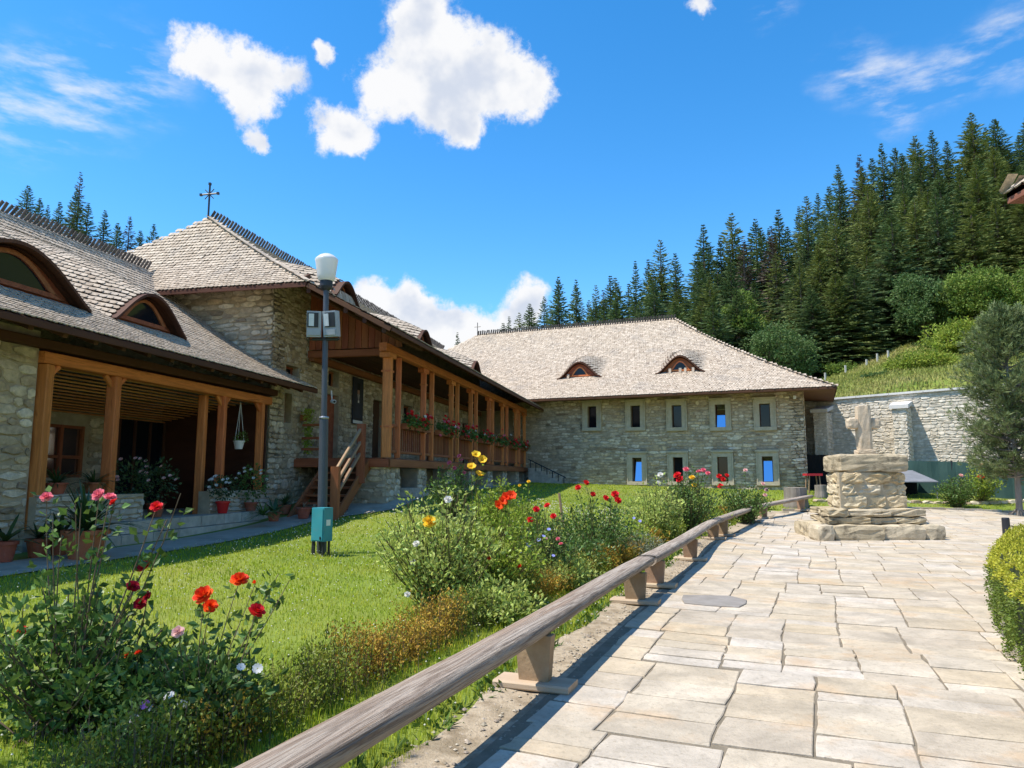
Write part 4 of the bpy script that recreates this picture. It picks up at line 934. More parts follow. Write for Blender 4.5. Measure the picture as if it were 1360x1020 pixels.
# ------------------------------------------------------------------ log benches
M_FOOT = mat('bleached_plank', [(.40, .30, .20), (.52, .41, .29)], 8, .8, .3, 25, stretch=(.12, 1, 1), coords='Object', var=.1)
def log_bench(pts, feet, label, h=.515, r=.105):
    """half-log on trestle feet; pts are ground points of its two ends"""
    p0, p1 = [np.array([p[0], p[1], 0]) for p in pts]; mid = (p0 + p1) / 2
    B = thing('log_bench', label, 'bench', (mid[0], mid[1], gz1(*mid[:2])), 'log benches along the flagstone path')
    za, zb = gz1(*p0[:2]) + h, gz1(*p1[:2]) + h; A = p0 + [0, 0, za]; C = p1 + [0, 0, zb]; L = np.linalg.norm(C - A); X = (C - A) / L; Y = unit(np.cross(Zv, X)); Z = np.cross(X, Y)
    n = max(6, int(L / .22)); k = 18; th = np.arange(k) * 2 * PI / k; V = []
    rr = np.random.default_rng(int(L * 1000)); ph = rr.uniform(0, 6, 4)
    for i in range(n + 1):
        x = L * i / n; tp = 1 - .06 * x / L + .012 * math.sin(x * 1.1 + ph[0]) ; cy = .010 * math.sin(x * .7 + ph[1]); cz = .004 * math.sin(x * .9 + ph[2])
        for t in th:
            yy, zz = r * 1.25 * tp * math.cos(t), r * .86 * tp * math.sin(t)
            if zz > r * .45: zz = r * .45 + (zz - r * .45) * .3
            w_ = 1 + .035 * math.sin(3 * t + x * .8 + ph[3]) + rr.normal(0, .008)
            V.append((x, cy + yy * w_, cz + zz * w_ - r * .5))
    Fc = [(i * k + j, i * k + (j + 1) % k, (i + 1) * k + (j + 1) % k, (i + 1) * k + j) for i in range(n) for j in range(k)] + [tuple(range(k)), tuple(range(n * k, n * k + k))]
    Geo().add(V, Fc).obj('log_seat', M_GREYW, B, frame(A, X, Y, Z), smooth=True)
    for q in feet:
        c = p0 + (p1 - p0) * q; c[2] = gz1(*c[:2]); Xg = unit((p1 - p0) * [1, 1, 0]); Yg = np.cross(Zv, Xg); top = za + (zb - za) * q - r * 1.15
        S_ = link('trestle', None, B, Matrix.Translation(Vector(c)))
        hh_ = top - c[2]; Vf = []
        for x in (-.045, .045):
            for y, z in ((-.115, .06), (.115, .06), (.145, hh_), (-.145, hh_)): Vf.append((x * (1.25 if z > .1 else 1), y, z))
        Geo().add(Vf, [(0, 1, 2, 3), (4, 5, 6, 7), (0, 1, 5, 4), (1, 2, 6, 5), (2, 3, 7, 6), (3, 0, 4, 7)]).obj('upright', M_OAK, S_, frame(c + [0, 0, 0], Xg, Yg))
        # gusset on the near side
        Geo().add([(-.06, -.02, .07), (-.22, -.02, .07), (-.06, -.02, hh_ * .9), (-.06, .05, .07), (-.22, .05, .07), (-.06, .05, hh_ * .9)], [(0, 1, 2), (3, 4, 5), (0, 1, 4, 3), (1, 2, 5, 4)]).obj('gusset', M_OAK, S_, frame(c, Xg, Yg)) if False else None
        beam('foot_plank', S_, c + Yg * .30 + [0, 0, .055], c - Yg * .30 + [0, 0, .055], .26, .055, M_FOOT)
    return B
def bp(y): return (float(bench_x(y)), y)
d1 = np.array(BX[2]) - np.array(BX[1]); s_ = (1.5 - 5.81) / d1[1]; st0 = BX[1] + d1 * s_
e1 = BX[1] + d1 * ((10.05 - 5.81) / d1[1])
fq = lambda y, y0, y1: (y - y0) / (y1 - y0)
log_bench((st0, e1), (fq(2.2, 1.5, 10.05), fq(5.75, 1.5, 10.05), fq(9.35, 1.5, 10.05)), 'weathered half-log bench with a dark worn end joint beside low brown hedge')
log_bench((bp(10.12), bp(18.6)), (.06, .46, .90), 'long grey half-log bench between two others along the hedge')
log_bench((bp(18.75), bp(25.6)), (.10, .86), 'short half-log bench near the stone cross before the path bends')
log_bench((bp(25.7), (12.0, 29.4)), (.12, .80), 'half-log bench at the bend of the path beside the tree stump')

# ------------------------------------------------------------------ lamp post, meter cabinet
lp = np.array([-3.30, 12.8, gz1(-3.3, 12.8)])
LPM = Matrix.Translation(Vector(lp)) @ Matrix.Rotation(math.radians(-.9), 4, 'Y')
LP = thing('street_lamp', 'dark grey lamp post with white glass shade and two floodlights', 'street lamp', lp)
M_GREYM = mat('grey_steel', [(.045, .055, .07), (.065, .075, .09)], 4, .45, .1, spec=.5)
M_SHADE = mat('opal_glass', [(.80, .80, .78), (.86, .86, .85)], 2, .3, spec=.5, trans=.35)
gq = Geo(); gq.lathe([(.085, -.1), (.085, .3), (.078, 2.30), (.072, 2.36), (.052, 2.38), (.048, 4.70)], 16); gq.obj('pole', M_GREYM, LP, LPM, smooth=False)
gq = Geo(); gq.lathe([(.083, 2.33), (.090, 2.35), (.083, 2.37)], 16); gq.obj('pole_band', mat('bare_metal', [(.4, .4, .4)], 2, .4, metal=.8), LP, LPM)
gq = Geo(); gq.lathe([(.05, 4.66), (.10, 4.70), (.115, 4.74), (.115, 4.84), (.09, 4.86)], 18); gq.obj('collar', M_BLACK, LP, LPM)
gq = Geo(); gq.lathe([(.09, 4.83), (.145, 4.86), (.165, 4.95), (.20, 5.20), (.21, 5.235), (.195, 5.265), (.13, 5.32), (.06, 5.35), (.0, 5.355)], 24); gq.obj('glass_shade', M_SHADE, LP, LPM, smooth=True)
M_LENS = mat('lamp_lens', [(.55, .58, .60), (.70, .72, .73)], 9, .15, spec=.6)
M_FLOOD = mat('grey_casting', [(.30, .32, .34), (.40, .42, .44)], 5, .5, .1, spec=.4)
for s_ in (-1, 1):
    fm = LPM @ Matrix.Translation((s_ * .155 - .02, -.12, 4.02)) @ Matrix.Rotation(math.radians(-14 * s_), 4, 'Z') @ Matrix.Rotation(math.radians(8), 4, 'X')
    FL = Geo().box((0, 0, .0), (.25, .16, .46)).obj('floodlight', M_FLOOD, LP, fm)
    Geo().box((.02 * s_, -.085, .07), (.19, .02, .26)).obj('lens', M_BLACK, FL, fm)
    Geo().box((-.045, -.099, .07), (.09, .012, .22)).obj('reflector', M_LENS, FL, fm)
    Geo().box((0, -.085, -.15), (.22, .03, .1)).obj('gear_box', M_FLOOD, FL, fm)
    gq = Geo(); gq.tube([(-.12, .0, -.24), (-.12, .06, -.28), (.12, .06, -.28), (.12, 0, -.24)], .013, 6); gq.obj('bracket', M_BLACK, FL, fm)
beam('cross_bar', LP, lp + [-.28, -.03, 3.76], lp + [.18, -.03, 3.76], .05, .05, M_BLACK)
cb = hit(434, 738); cb = np.array([lp[0] + .075, lp[1] - .32, gz1(lp[0], lp[1] - .3)])
CB = thing('meter_cabinet', 'teal metal electrical cabinet on short legs before lamp post', 'cabinet', cb, rz=math.radians(-28))
cm = Matrix.Translation(Vector(cb)) @ Matrix.Rotation(math.radians(-28), 4, 'Z')
M_TEAL = mat('teal_enamel', [(.035, .24, .29), (.045, .29, .34)], 3, .45, .05, spec=.5, blotch=((.12, .24, .25), 7, .3))
Geo().box((0, 0, .52), (.27, .22, .56)).obj('casing', M_TEAL, CB, cm)
Geo().box((0, -.118, .52), (.24, .016, .52)).obj('door', M_TEAL, CB, cm)
Geo().box((.085, -.13, .30), (.02, .02, .05)).obj('latch', M_BLACK, CB, cm)
Geo().box((.138, 0, .55), (.004, .10, .10)).obj('warning_label', M_WHITE, CB, cm)
for x_ in (-.10, .10):
    for y_ in (-.07, .07): Geo().box((x_, y_, .11), (.03, .03, .26)).obj('leg', M_BLACK, CB, cm)
gq = Geo(); gq.tube([(-.2, .02, -.05), (-.2, .02, .85)], .03, 8); gq.obj('conduit', M_BLACK, CB, cm)

# ------------------------------------------------------------------ right-hand side: stumps, screen, shelter, bollard, church eave
M_BARK = mat('stump_bark', [(.17, .145, .12), (.28, .25, .215)], 5, .95, .7, 14, stretch=(1, 1, .25), coords='Object')
M_CUT = mat('cut_wood', [(.36, .31, .25), (.48, .42, .35)], 7, .9, .3, 25, coords='Object')
def stump(p, r, h, label):
    S_ = thing('tree_stump', label, 'tree stump', p); k = 20; th = np.arange(k) * 2 * PI / k; rr = r * (1 + .07 * np.sin(3 * th + 1) + rng.normal(0, .025, k))
    V = [((1.12 if z < .1 * h else 1) * q * math.cos(t), (1.12 if z < .1 * h else 1) * q * math.sin(t), z) for z in (-.15, .08 * h, .5 * h, h) for q, t in zip(rr, th)]
    Geo().add(V, [(i * k + j, i * k + (j + 1) % k, (i + 1) * k + (j + 1) % k, (i + 1) * k + j) for i in range(3) for j in range(k)]).obj('bark', M_BARK, S_, Matrix.Translation(Vector(p)))
    Geo().add([(q * .97 * math.cos(t), q * .97 * math.sin(t), h + .004) for q, t in zip(rr, th)] + [(0, 0, h + .012)], [(i, (i + 1) % k, k) for i in range(k)]).obj('cut_face', M_CUT, S_, Matrix.Translation(Vector(p)))
def hitY(px, Y): k = (px - 680) / 967.; return np.array([k * Y, Y, gz1(k * Y, Y)])
stump(hitY(1055, 29.6), .44, .78, 'large grey tree stump at the end of the log benches')
stump(hitY(1089, 31.6), .25, .52, 'small pale tree stump beside the corner of the stone building')
stump(hitY(1104, 32.2), .14, .62, 'slim upright log by the corner behind stone cross')
rt = hitY(1079, 32.6); RT = thing('garden_table', 'small red-topped garden table by the stone building corner', 'table', rt)
Geo().box(rt + [0, 0, .83], (.70, .5, .10)).obj('table_top', mat('red_paint', [(.40, .02, .03), (.50, .03, .04)], 3, .5), RT)
for x_ in (-.28, .28):
    for y_ in (-.18, .18): beam('leg', RT, rt + [x_, y_, -.05], rt + [x_ * .8, y_, .78], .05, .05, M_OAK)
# green windbreak netting
M_NET = mat('green_netting', [(.028, .068, .062), (.042, .092, .082)], 1.6, .75, .8, 5.0, stretch=(1, 1, .5))
SN = thing('netting_screen', 'dark green netting screen hung along the stone wall', 'screen', WP(10, 1.6, 1.0))
gq = Geo(); tt = np.linspace(4.6, 17, 80)
Vn = []
for z_, f_ in ((-.05, 1.), (.5, .7), (1.0, .5), (1.45, 1.)):
    for t in tt:
        P_ = WP(t, 1.9 + .05 * math.sin(t * 3.3 + z_) * f_ + .03 * math.sin(t * 9), 0); Vn.append(P_ + [0, 0, gz1(P_[0], P_[1]) + z_])
J = np.arange(4 * 80).reshape(4, 80); gq.add(np.array(Vn), np.stack([J[:-1, :-1], J[:-1, 1:], J[1:, 1:], J[1:, :-1]], -1).reshape(-1, 4)).obj('netting', M_NET, SN)
for t in np.arange(4.6, 17.1, 2.05):
    P_ = WP(t, 1.84); z0 = gz1(P_[0], P_[1]); beam('post', SN, P_ + [0, 0, z0 - .2], P_ + [0, 0, z0 + 1.5], .06, .06, M_BLACK)
# grey lean-to shelter
sh_ = hitY(1207, 32.4); SH = thing('lean_to_shelter', 'small dark shelter with grey sheet roof beside green netting', 'shelter', sh_)
M_SHEET = mat('grey_sheet', [(.16, .17, .19), (.23, .24, .265)], 3, .5, .1)
Geo().add([sh_ + [x, y, z] for x, y, z in ((-.85, -.75, .62), (.85, -.75, .62), (.6, .8, 1.12), (-.85, .8, 1.12), (-.85, -.75, .66), (.85, -.75, .66), (.6, .8, 1.16), (-.85, .8, 1.16))], [(0, 1, 2, 3), (4, 5, 6, 7), (0, 1, 5, 4), (1, 2, 6, 5), (0, 3, 7, 4)]).obj('roof', M_SHEET, SH)
for x_, y_, h_ in ((-.8, -.68, .63), (.8, -.68, .63), (.58, .72, 1.08), (-.8, .72, 1.08)): beam('post', SH, sh_ + [x_, y_, -.1], sh_ + [x_, y_, h_], .05, .05, M_SHEET)
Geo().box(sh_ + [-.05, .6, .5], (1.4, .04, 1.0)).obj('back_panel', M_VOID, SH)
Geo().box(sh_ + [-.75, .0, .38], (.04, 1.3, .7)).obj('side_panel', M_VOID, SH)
Geo().add([sh_ + [x, y, z] for x, y, z in ((-.9, .9, 1.20), (.15, .9, 1.20), (-.1, 1.5, 1.62), (-.9, 1.5, 1.62))], [(0, 1, 2, 3)]).obj('upper_sheet', mat('pale_sheet', [(.35, .38, .43), (.45, .48, .53)], 3, .5), SH)
dk = hitY(1084, 33.9); 
DD = thing('storage_recess', 'dark plank store in the gap between building and wall', 'shed', dk)
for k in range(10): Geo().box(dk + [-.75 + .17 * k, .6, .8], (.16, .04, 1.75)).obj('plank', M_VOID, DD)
# low stone edging in the far lawn
SE = thing('stone_edging', 'low dry-stone edging across the far lawn', 'edging', (15, 31, gz1(15, 31)))
k = 0; x_ = 12.6
while x_ < 23:
    l = rng.uniform(.25, .55); c = np.array([x_ + l / 2, 30.6 + .05 * math.sin(x_)]); zc = gz1(*c)
    o = link('edging_stone', proto_mesh(k % 24, M_STONE), SE, frame(np.r_[c, zc + .04], np.array([l * .96, 0, 0]), np.array([0, .25, 0]), np.array([0, 0, rng.uniform(.12, .19)]))); x_ += l; k += 1
# bollard with chain
bo = hitY(1330, 19.8); BO = thing('bollard', 'dark iron bollard with a hanging chain beside clipped hedge', 'bollard', bo)
gq = Geo(); gq.lathe([(.10, -.1), (.095, .50), (.085, .53), (.0, .535)], 14, bo); gq.obj('post', M_BLACK, BO)
cp0 = bo + [.08, 0, .34]; cp1 = bo + [1.9, -.5, .34]
for i in range(26):
    s_ = i / 25; q = cp0 * (1 - s_) + cp1 * s_ - np.array([0, 0, .8 * s_ * (1 - s_)]); gq = Geo(); gq.tube([q - [.03, 0, 0], q + [.03, 0, -.02]], .017, 5); gq.obj('chain_link', M_BLACK, BO)
bo2 = bo + [1.98, -.52, 0]; gq = Geo(); gq.lathe([(.10, -.1), (.095, .50), (.085, .53), (.0, .535)], 14, bo2); gq.obj('post', M_BLACK, BO)
# church at the right: only the tip of its eave reaches into the picture
CHH = thing('church', 'church with red-brown eave boards at the right side of court', 'church', (15, 9, 0))
tip = atY(1338, 268, 10.0)
M_PLAST = mat('painted_plaster', [(.45, .40, .33), (.55, .50, .42)], 2, .9, .3)
cx0, cy0 = tip[0], tip[1]
ex, ey = cx0 + 12, cy0 - 22
Geo().add([(cx0 + 1.6, cy0 - 1.6, 0), (ex, cy0 - 1.6, 0), (ex, ey, 0), (cx0 + 1.6, ey, 0), (cx0 + 1.6, cy0 - 1.6, tip[2]), (ex, cy0 - 1.6, tip[2]), (ex, ey, tip[2]), (cx0 + 1.6, ey, tip[2])], [(0, 1, 5, 4), (1, 2, 6, 5), (2, 3, 7, 6), (3, 0, 4, 7)]).obj('wall', M_PLAST, CHH)
Geo().add([(cx0, cy0, tip[2] - .03), (ex + 1, cy0, tip[2] - .03), (ex + 1, ey, tip[2] - .03), (cx0, ey, tip[2] - .03), (cx0, cy0, tip[2] + .12), (ex + 1, cy0, tip[2] + .12), (ex + 1, ey, tip[2] + .12), (cx0, ey, tip[2] + .12), (cx0 + 6, cy0 - 6, tip[2] + 5.5), (cx0 + 6, ey, tip[2] + 5.5)],
          [(0, 1, 2, 3), (0, 1, 5, 4), (0, 3, 7, 4), (4, 5, 6, 7)]).obj('eave_boards', mat('red_brown_boards', [(.20, .075, .045), (.29, .115, .07)], 5, .7, .3, 20), CHH)

def Sch(u, t): return np.stack([cx0 + t, u, tip[2] + .14 + t * .9], 1)
roof(CHH, Sch, -.03, 5.9, lambda t: ey + 1, lambda t: cy0 - t, .14, .18); deck(CHH, Sch, np.linspace(0, 1, 3), np.linspace(0, 6, 4), lambda t: ey, lambda t: cy0 - t, M_DARKW)
def Sch2(u, t): return np.stack([u, cy0 - t, tip[2] + .14 + t * .9], 1)
roof(CHH, Sch2, -.03, 5.9, lambda t: cx0 + t, lambda t: ex + 1 - t, .14, .18); deck(CHH, Sch2, np.linspace(0, 1, 3), np.linspace(0, 6, 4), lambda t: cx0 + t, lambda t: ex + 1 - t, M_DARKW)
# ------------------------------------------------------------------ things on the house fronts
def Gpx(px, py, b):
    d = ray(px, py); t = np.dot(OG + b * N_ - CAM, N_) / np.dot(d, N_); P_ = CAM + t * d; return float(np.dot(P_ - OG, G_)), float(P_[2])
PO = thing('poster', 'tall dark poster of a robed figure hung on gallery wall', 'poster', GP(3.77, -2.5, 3.3))
Geo().box(GP(3.77, -2.535, 4.08), (.80, .03, 1.52), RG).obj('panel', mat('poster_dark', [(.018, .02, .03), (.03, .034, .045)], 2, .5), PO)
fr = lambda x, z, y=-2.515: GP(3.77 + x, y, 4.08 + z)
th = np.arange(12) * 2 * PI / 12
def flat(pts, m, name, y): Geo().add([fr(x, z, y) for x, z in pts], [tuple(range(len(pts)))]).obj(name, m, PO)
flat([(-.30, -.55), (.30, -.55), (.22, .05), (.10, .16), (-.10, .16), (-.22, .05)], mat('robe_print', [(.03, .035, .05), (.05, .055, .075)], 6, .6), 'printed_robe', -2.517)
flat([(.085 * math.cos(t), .30 + .12 * math.sin(t)) for t in th], mat('face_print', [(.36, .20, .14), (.45, .27, .2)], 8, .6), 'printed_face', -2.514)
flat([(-.10, .36), (.10, .36), (.11, .58), (-.11, .58)], mat('hat_print', [(.012, .012, .014)], 1, .6), 'printed_hat', -2.512)
flat([(-.10, .22), (.10, .22), (.03, .02), (-.03, .02)], mat('beard_print', [(.30, .27, .25), (.4, .38, .36)], 8, .6), 'printed_beard', -2.510)
flat([(-.38, -.74), (.38, -.74), (.38, -.64), (-.38, -.64)], M_WHITE, 'printed_caption', -2.516)
flat([(-.05, -.06), (.05, -.06), (.05, .02), (-.05, .02)], M_WHITE, 'printed_badge', -2.508)
a_, z_ = Gpx(441, 533, -1.75); SCM = thing('security_camera', 'white security camera under the porch roof corner', 'camera', GP(a_, -1.75, z_))
gq = Geo(); gq.tube([GP(a_, -1.75, z_), GP(a_ - .16, -1.6, z_ - .03)], .055, 10); gq.obj('housing', M_WHITE, SCM)
gq = Geo(); gq.tube([GP(a_ - .16, -1.6, z_ - .03), GP(a_ - .175, -1.59, z_ - .033)], .035, 10); gq.obj('lens', M_BLACK, SCM)
gq = Geo(); gq.tube([GP(a_, -1.75, z_), GP(a_, -1.78, z_ + .3)], .02, 6); gq.obj('bracket', M_WHITE, SCM)

# ------------------------------------------------------------------ vegetation helpers
def leafq(P, D, L, Wd, fold=.18, r=rng):
    """folded diamond leaves: base P, direction D, length L, width Wd"""
    n = len(P); D = unit(D); U = unit(np.cross(D, unit(r.normal(size=(n, 3))))); Nn = np.cross(D, U)
    L = np.broadcast_to(L, (n,))[:, None]; Wd = np.broadcast_to(Wd, (n,))[:, None]
    a = P; b = P + D * L * .45 + U * Wd * .5 + Nn * Wd * fold; c = P + D * L; d = P + D * L * .45 - U * Wd * .5 + Nn * Wd * fold
    return np.stack([a, b, c, d], 1).reshape(-1, 3), np.arange(4 * n).reshape(n, 4)
def rand_dirs(n, r=rng): return unit(r.normal(size=(n, 3)))
def petals(layers, seg=3):
    """flower of curved petals: layers of (count, radius, height, curl)"""
    g3 = Geo(); k0 = 0
    for cnt, R, H, curl in layers:
        for i in range(cnt):
            az = 2 * PI * (i + .5 * (k0 % 2) + rng.uniform(-.1, .1)) / cnt; wdt = 2 * PI / cnt * .72
            V = []
            for v in np.linspace(0, 1, seg):
                for u in (-1, 0, 1):
                    w_ = wdt * u * (.35 + .65 * math.sin(PI * (.15 + .75 * v))); rad = R * (.12 + .88 * v) * (1 - .10 * abs(u)); z = H * (v ** curl) * (1 - .12 * abs(u)) - (R * .25 * max(0, v - .7) if curl < 1 else 0)
                    V.append((rad * math.cos(az + w_), rad * math.sin(az + w_), z))
            g3.add(V, [(a * 3 + b, a * 3 + b + 1, a * 3 + b + 4, a * 3 + b + 3) for a in range(seg - 1) for b in (0, 1)])
        k0 += 1
    return g3
_fm = {}
def bloom_mesh(kind, m):
    if (kind, m.name) not in _fm:
        if kind == 'rose': lay = [(6, .50, .18, .8), (5, .42, .30, .9), (5, .30, .38, 1.1), (4, .18, .42, 1.3)]
        elif kind == 'bud': lay = [(4, .28, .55, 1.4), (3, .18, .6, 1.6)]
        elif kind == 'daisy': lay = [(10, .5, .08, 1.)]
        elif kind == 'lily': lay = [(3, .55, .42, .7), (3, .5, .48, .7)]
        else: lay = [(5, .5, .25, .9), (5, .4, .4, 1.)]
        _fm[(kind, m.name)] = petals(lay).mesh('bloom', m)
    return _fm[(kind, m.name)]
def bloom(parent, p, kind, m, size, tilt=None):
    d = Vector(tilt) if tilt is not None else Vector((rng.normal(0, .45), rng.normal(-.85, .3), .8)); q = d.normalized().to_track_quat('Z', 'Y').to_matrix().to_4x4()
    M = Matrix.Translation(Vector([float(c) for c in p])) @ q @ Matrix.Rotation(rng.uniform(0, 6), 4, 'Z') @ Matrix.Diagonal((size, size, size, 1))
    o = link('bloom', bloom_mesh(kind, m), parent, M); return o
def plant(name, label, cat, base, h, r, nst, nleaf, lL, mleaf, blooms=(), group=None, tall=(), woody=False, up=.6, droop=0, r_=None, lw=.62):
    """shrub: many arching stems set with leaves, blooms at stem tips. blooms: (pos, kind, material, size)"""
    q = r_ or rng; h = h * 1.22; base = np.asarray(base, float); T = thing(name, label, cat, base, group)
    tips = []; az = q.uniform(0, 2 * PI, nst); rad = r * np.sqrt(q.uniform(.02, 1, nst)); hh = h * (1 - .45 * (rad / r) ** 2) * q.uniform(.72, 1.0, nst)
    for a_, b_, c_ in zip(az, rad, hh): tips.append(base + [b_ * math.cos(a_), b_ * math.sin(a_), c_])
    tips += [np.asarray(b[0], float) for b in blooms] + [np.asarray(t, float) for t in tall]
    gs = Geo(); LP_, LD = [], []
    for i, tp in enumerate(tips):
        b0 = base + np.r_[q.normal(0, r * .12, 2), -.02]; mid = (b0 + tp) / 2 + np.r_[(tp - b0)[:2] * .12, 0] + q.normal(0, r * .06, 3)
        s = np.linspace(0, 1, 6)[:, None]; pts = b0 * (1 - s) ** 2 + 2 * mid * s * (1 - s) + tp * s ** 2
        rs = (.0075 if woody else .005) * max(h, .5); gs.tube(pts, np.linspace(rs, rs * .45, 6), 4, caps=False)
        k = max(2, int(nleaf / len(tips))); ss = q.uniform(.12 if i < nst else .3, 1, k)[:, None] ** .8
        if i >= nst: k = max(2, int(k * .6)); ss = ss[:k]
        p = b0 * (1 - ss) ** 2 + 2 * mid * ss * (1 - ss) + tp * ss ** 2
        off = rand_dirs(k, q) * q.uniform(.2, 1, (k, 1)) * min(.16, r * .3) * (1 if i < nst else .55); off[:, 2] *= .7
        LP_.append(p + off); LD.append(unit(off) + q.normal(0, .45, (k, 3)) + [0, 0, up - droop])
    gs.obj('stems', M_STEMB if woody else M_STEM, T)
    P_, D_ = np.concatenate(LP_), np.concatenate(LD); gzv = gz(P_[:, 0], P_[:, 1]); P_[:, 2] = np.maximum(P_[:, 2], gzv + .01)
    v, f = leafq(P_, D_, lL * q.uniform(.6, 1.25, len(P_)), lL * lw * q.uniform(.7, 1.2, len(P_)), r=q)
    Geo().add(v, f).obj('foliage', mleaf, T)
    for b in blooms: bloom(T, b[0], b[1], b[2], b[3])
    return T

# ------------------------------------------------------------------ lawn grass
def blades(P, h, wd, lean=.35):
    n = len(P); az = rng.uniform(0, 2 * PI, n); D = np.stack([np.cos(az), np.sin(az), 0 * az], 1); S = np.stack([-np.sin(az), np.cos(az), 0 * az], 1)
    le = np.abs(rng.normal(0, lean, n))[:, None]; h = h[:, None]; wd = wd[:, None]
    m_ = P + Zv * h * .55 + D * le * h * .3; t_ = P + Zv * h * (1 - .25 * le) + D * le * h
    V = np.stack([P - S * wd * .5, P + S * wd * .5, m_ + S * wd * .38, m_ - S * wd * .38, t_], 1).reshape(-1, 3); o = np.arange(n)[:, None] * 5
    return V, o + np.array([[0, 1, 2, 3]]), o + np.array([[3, 2, 4]])
def lawn_mask(x, y):
    rel = np.stack([x, y], 1) - OG[:2]; a_ = rel @ G_[:2]; b_ = rel @ N_[:2]
    left = (x < bench_x(y) - .26 + .06 * np.sin(y * 3.3)) & (b_ > np.where(a_ < -2.2, -.8, np.clip(-.8 + (a_ + 2.2) * .9, -.8, .5)))
    eo = (np.stack([x, y], 1) - OB[:2]) @ (-PD[:2]); wo_ = (np.stack([x, y], 1) - OW[:2]) @ WN[:2]
    far = (y > 28.95) & (x > 9.5) & (wo_ > 2.0)
    return (left | far) & ((eo > .12) | (x > 14.5)) & (y < 40)
gp, gq4, gt = [], 0, 0
GV, GQ, GT = [], [], []; nV = 0
for y0, y1, dens in ((2.3, 4.5, 2600), (4.5, 6.5, 1900), (6.5, 9, 1150), (9, 13, 640), (13, 19, 330), (19, 27, 170), (27, 38, 110)):
    x0, x1 = -.78 * y1 - .3, .74 * y1 + .3; n = int((x1 - x0) * (y1 - y0) * dens)
    x = rng.uniform(x0, x1, n); y = rng.uniform(y0, y1, n); k = lawn_mask(x, y) & (np.abs(x) < .74 * y + .3); x, y = x[k], y[k]; n = len(x)
    ym = (y0 + y1) / 2; P_ = np.c_[x, y, gz(x, y) - .005]
    tuft = .5 + .5 * np.sin(x * 2.1 + 1.3 * np.sin(y * 1.7)) * np.sin(y * 2.6 + x); near = (np.abs(x - bench_x(y)) < 1.4)
    h = rng.uniform(.022, .055, n) * (1 + .4 * tuft) * np.where(near, 1.6, 1.0); wd = rng.uniform(.0035, .0065, n) * max(1, ym / 5.2)
    V, Q, T = blades(P_, h, wd); GV.append(V); GQ.append(Q + nV); GT.append(T + nV); nV += len(V)
gg = Geo(); gg.V = [np.concatenate(GV)]; gg.F = [np.concatenate(GQ), np.concatenate(GT)]; gg.n = nV
gg.obj('lawn_grass', M_GRASS, kind='stuff', label='bright green mown grass covering the courtyard lawn', cat='grass')
# clover flowers dotted through the lawn
x = rng.uniform(-9, 8, 5200); y = rng.uniform(4, 24, 5200); k = lawn_mask(x, y); x, y = x[k], y[k]; P_ = np.c_[x, y, gz(x, y) + rng.uniform(.05, .085, len(x))]
ov = np.array([(1, 0, 0), (0, 1, 0), (-1, 0, 0), (0, -1, 0), (0, 0, 1), (0, 0, -1)]) * .008; of_ = np.array([(0, 1, 4), (1, 2, 4), (2, 3, 4), (3, 0, 4), (1, 0, 5), (2, 1, 5), (3, 2, 5), (0, 3, 5)])
v, f = inst(ov, of_, np.repeat(np.eye(3)[None], len(P_), 0) * np.maximum(1, y / 11)[:, None, None], P_); Geo().add(v, f).obj('clover_flowers', mat('clover_white', [(.55, .55, .45), (.68, .66, .55)], 3, .8), kind='stuff', label='tiny white clover heads scattered through the lawn', cat='clover')
# broad-leaved weeds along the verge
wx, wy = [], []
for y in np.arange(2.6, 16, .11):
    for _ in range(3): yy = y + rng.uniform(-.1, .1); wy.append(yy); wx.append(float(bench_x(yy)) - rng.uniform(.25, .75))
wx, wy = np.array(wx), np.array(wy); n = len(wx); k = 7
Pw = np.repeat(np.c_[wx, wy, gz(wx, wy) + .01], k, 0) + rng.normal(0, .03, (n * k, 3)) * [1, 1, .1]
az = rng.uniform(0, 2 * PI, n * k); Dw = np.stack([np.cos(az), np.sin(az), rng.uniform(.3, 1.4, n * k)], 1)
v, f = leafq(Pw, Dw, rng.uniform(.04, .12, n * k), rng.uniform(.015, .04, n * k)); Geo().add(v, f).obj('verge_weeds', mat('weed_leaf', [(.06, .12, .02), (.10, .17, .03)], 3, .55, var=.3, trans=.3), kind='stuff', label='low broad-leaved weeds growing under the log benches', cat='weeds')

# ------------------------------------------------------------------ low box hedge beside the benches
M_BOXG = mat('box_leaf', [(.12, .175, .022), (.20, .25, .03), (.28, .30, .04)], 4, .5, var=.35, trans=.25, spec=.35)
M_BOXB = mat('scorched_box_leaf', [(.30, .17, .028), (.46, .29, .04), (.42, .33, .05)], 4, .6, var=.35, trans=.25)
HG = thing('low_box_hedge', 'low patchy box hedge, part scorched brown, between lawn and benches', 'hedge', (-.6, 8, gz1(-.6, 8)))
def hedge_line(y): return bench_x(y) - np.interp(y, [3, 7, 10, 14, 18, 24, 29], [1.25, 1.38, 1.2, 1.0, .9, .95, .95])
brown = lambda y: (np.sin(y * 2.1 + .5) + .7 * np.sin(y * 4.7) + np.where((y > 9.2) & (y < 14.5), .75, 0) + np.where((y > 6.2) & (y < 7.2), .6, 0) - np.where((y > 7.4) & (y < 8.8), .7, 0) - np.where(y > 15, .7, 0) - np.where(y < 4.2, 1., 0)) > .35
LV = {True: Geo(), False: Geo()}; stm = Geo()
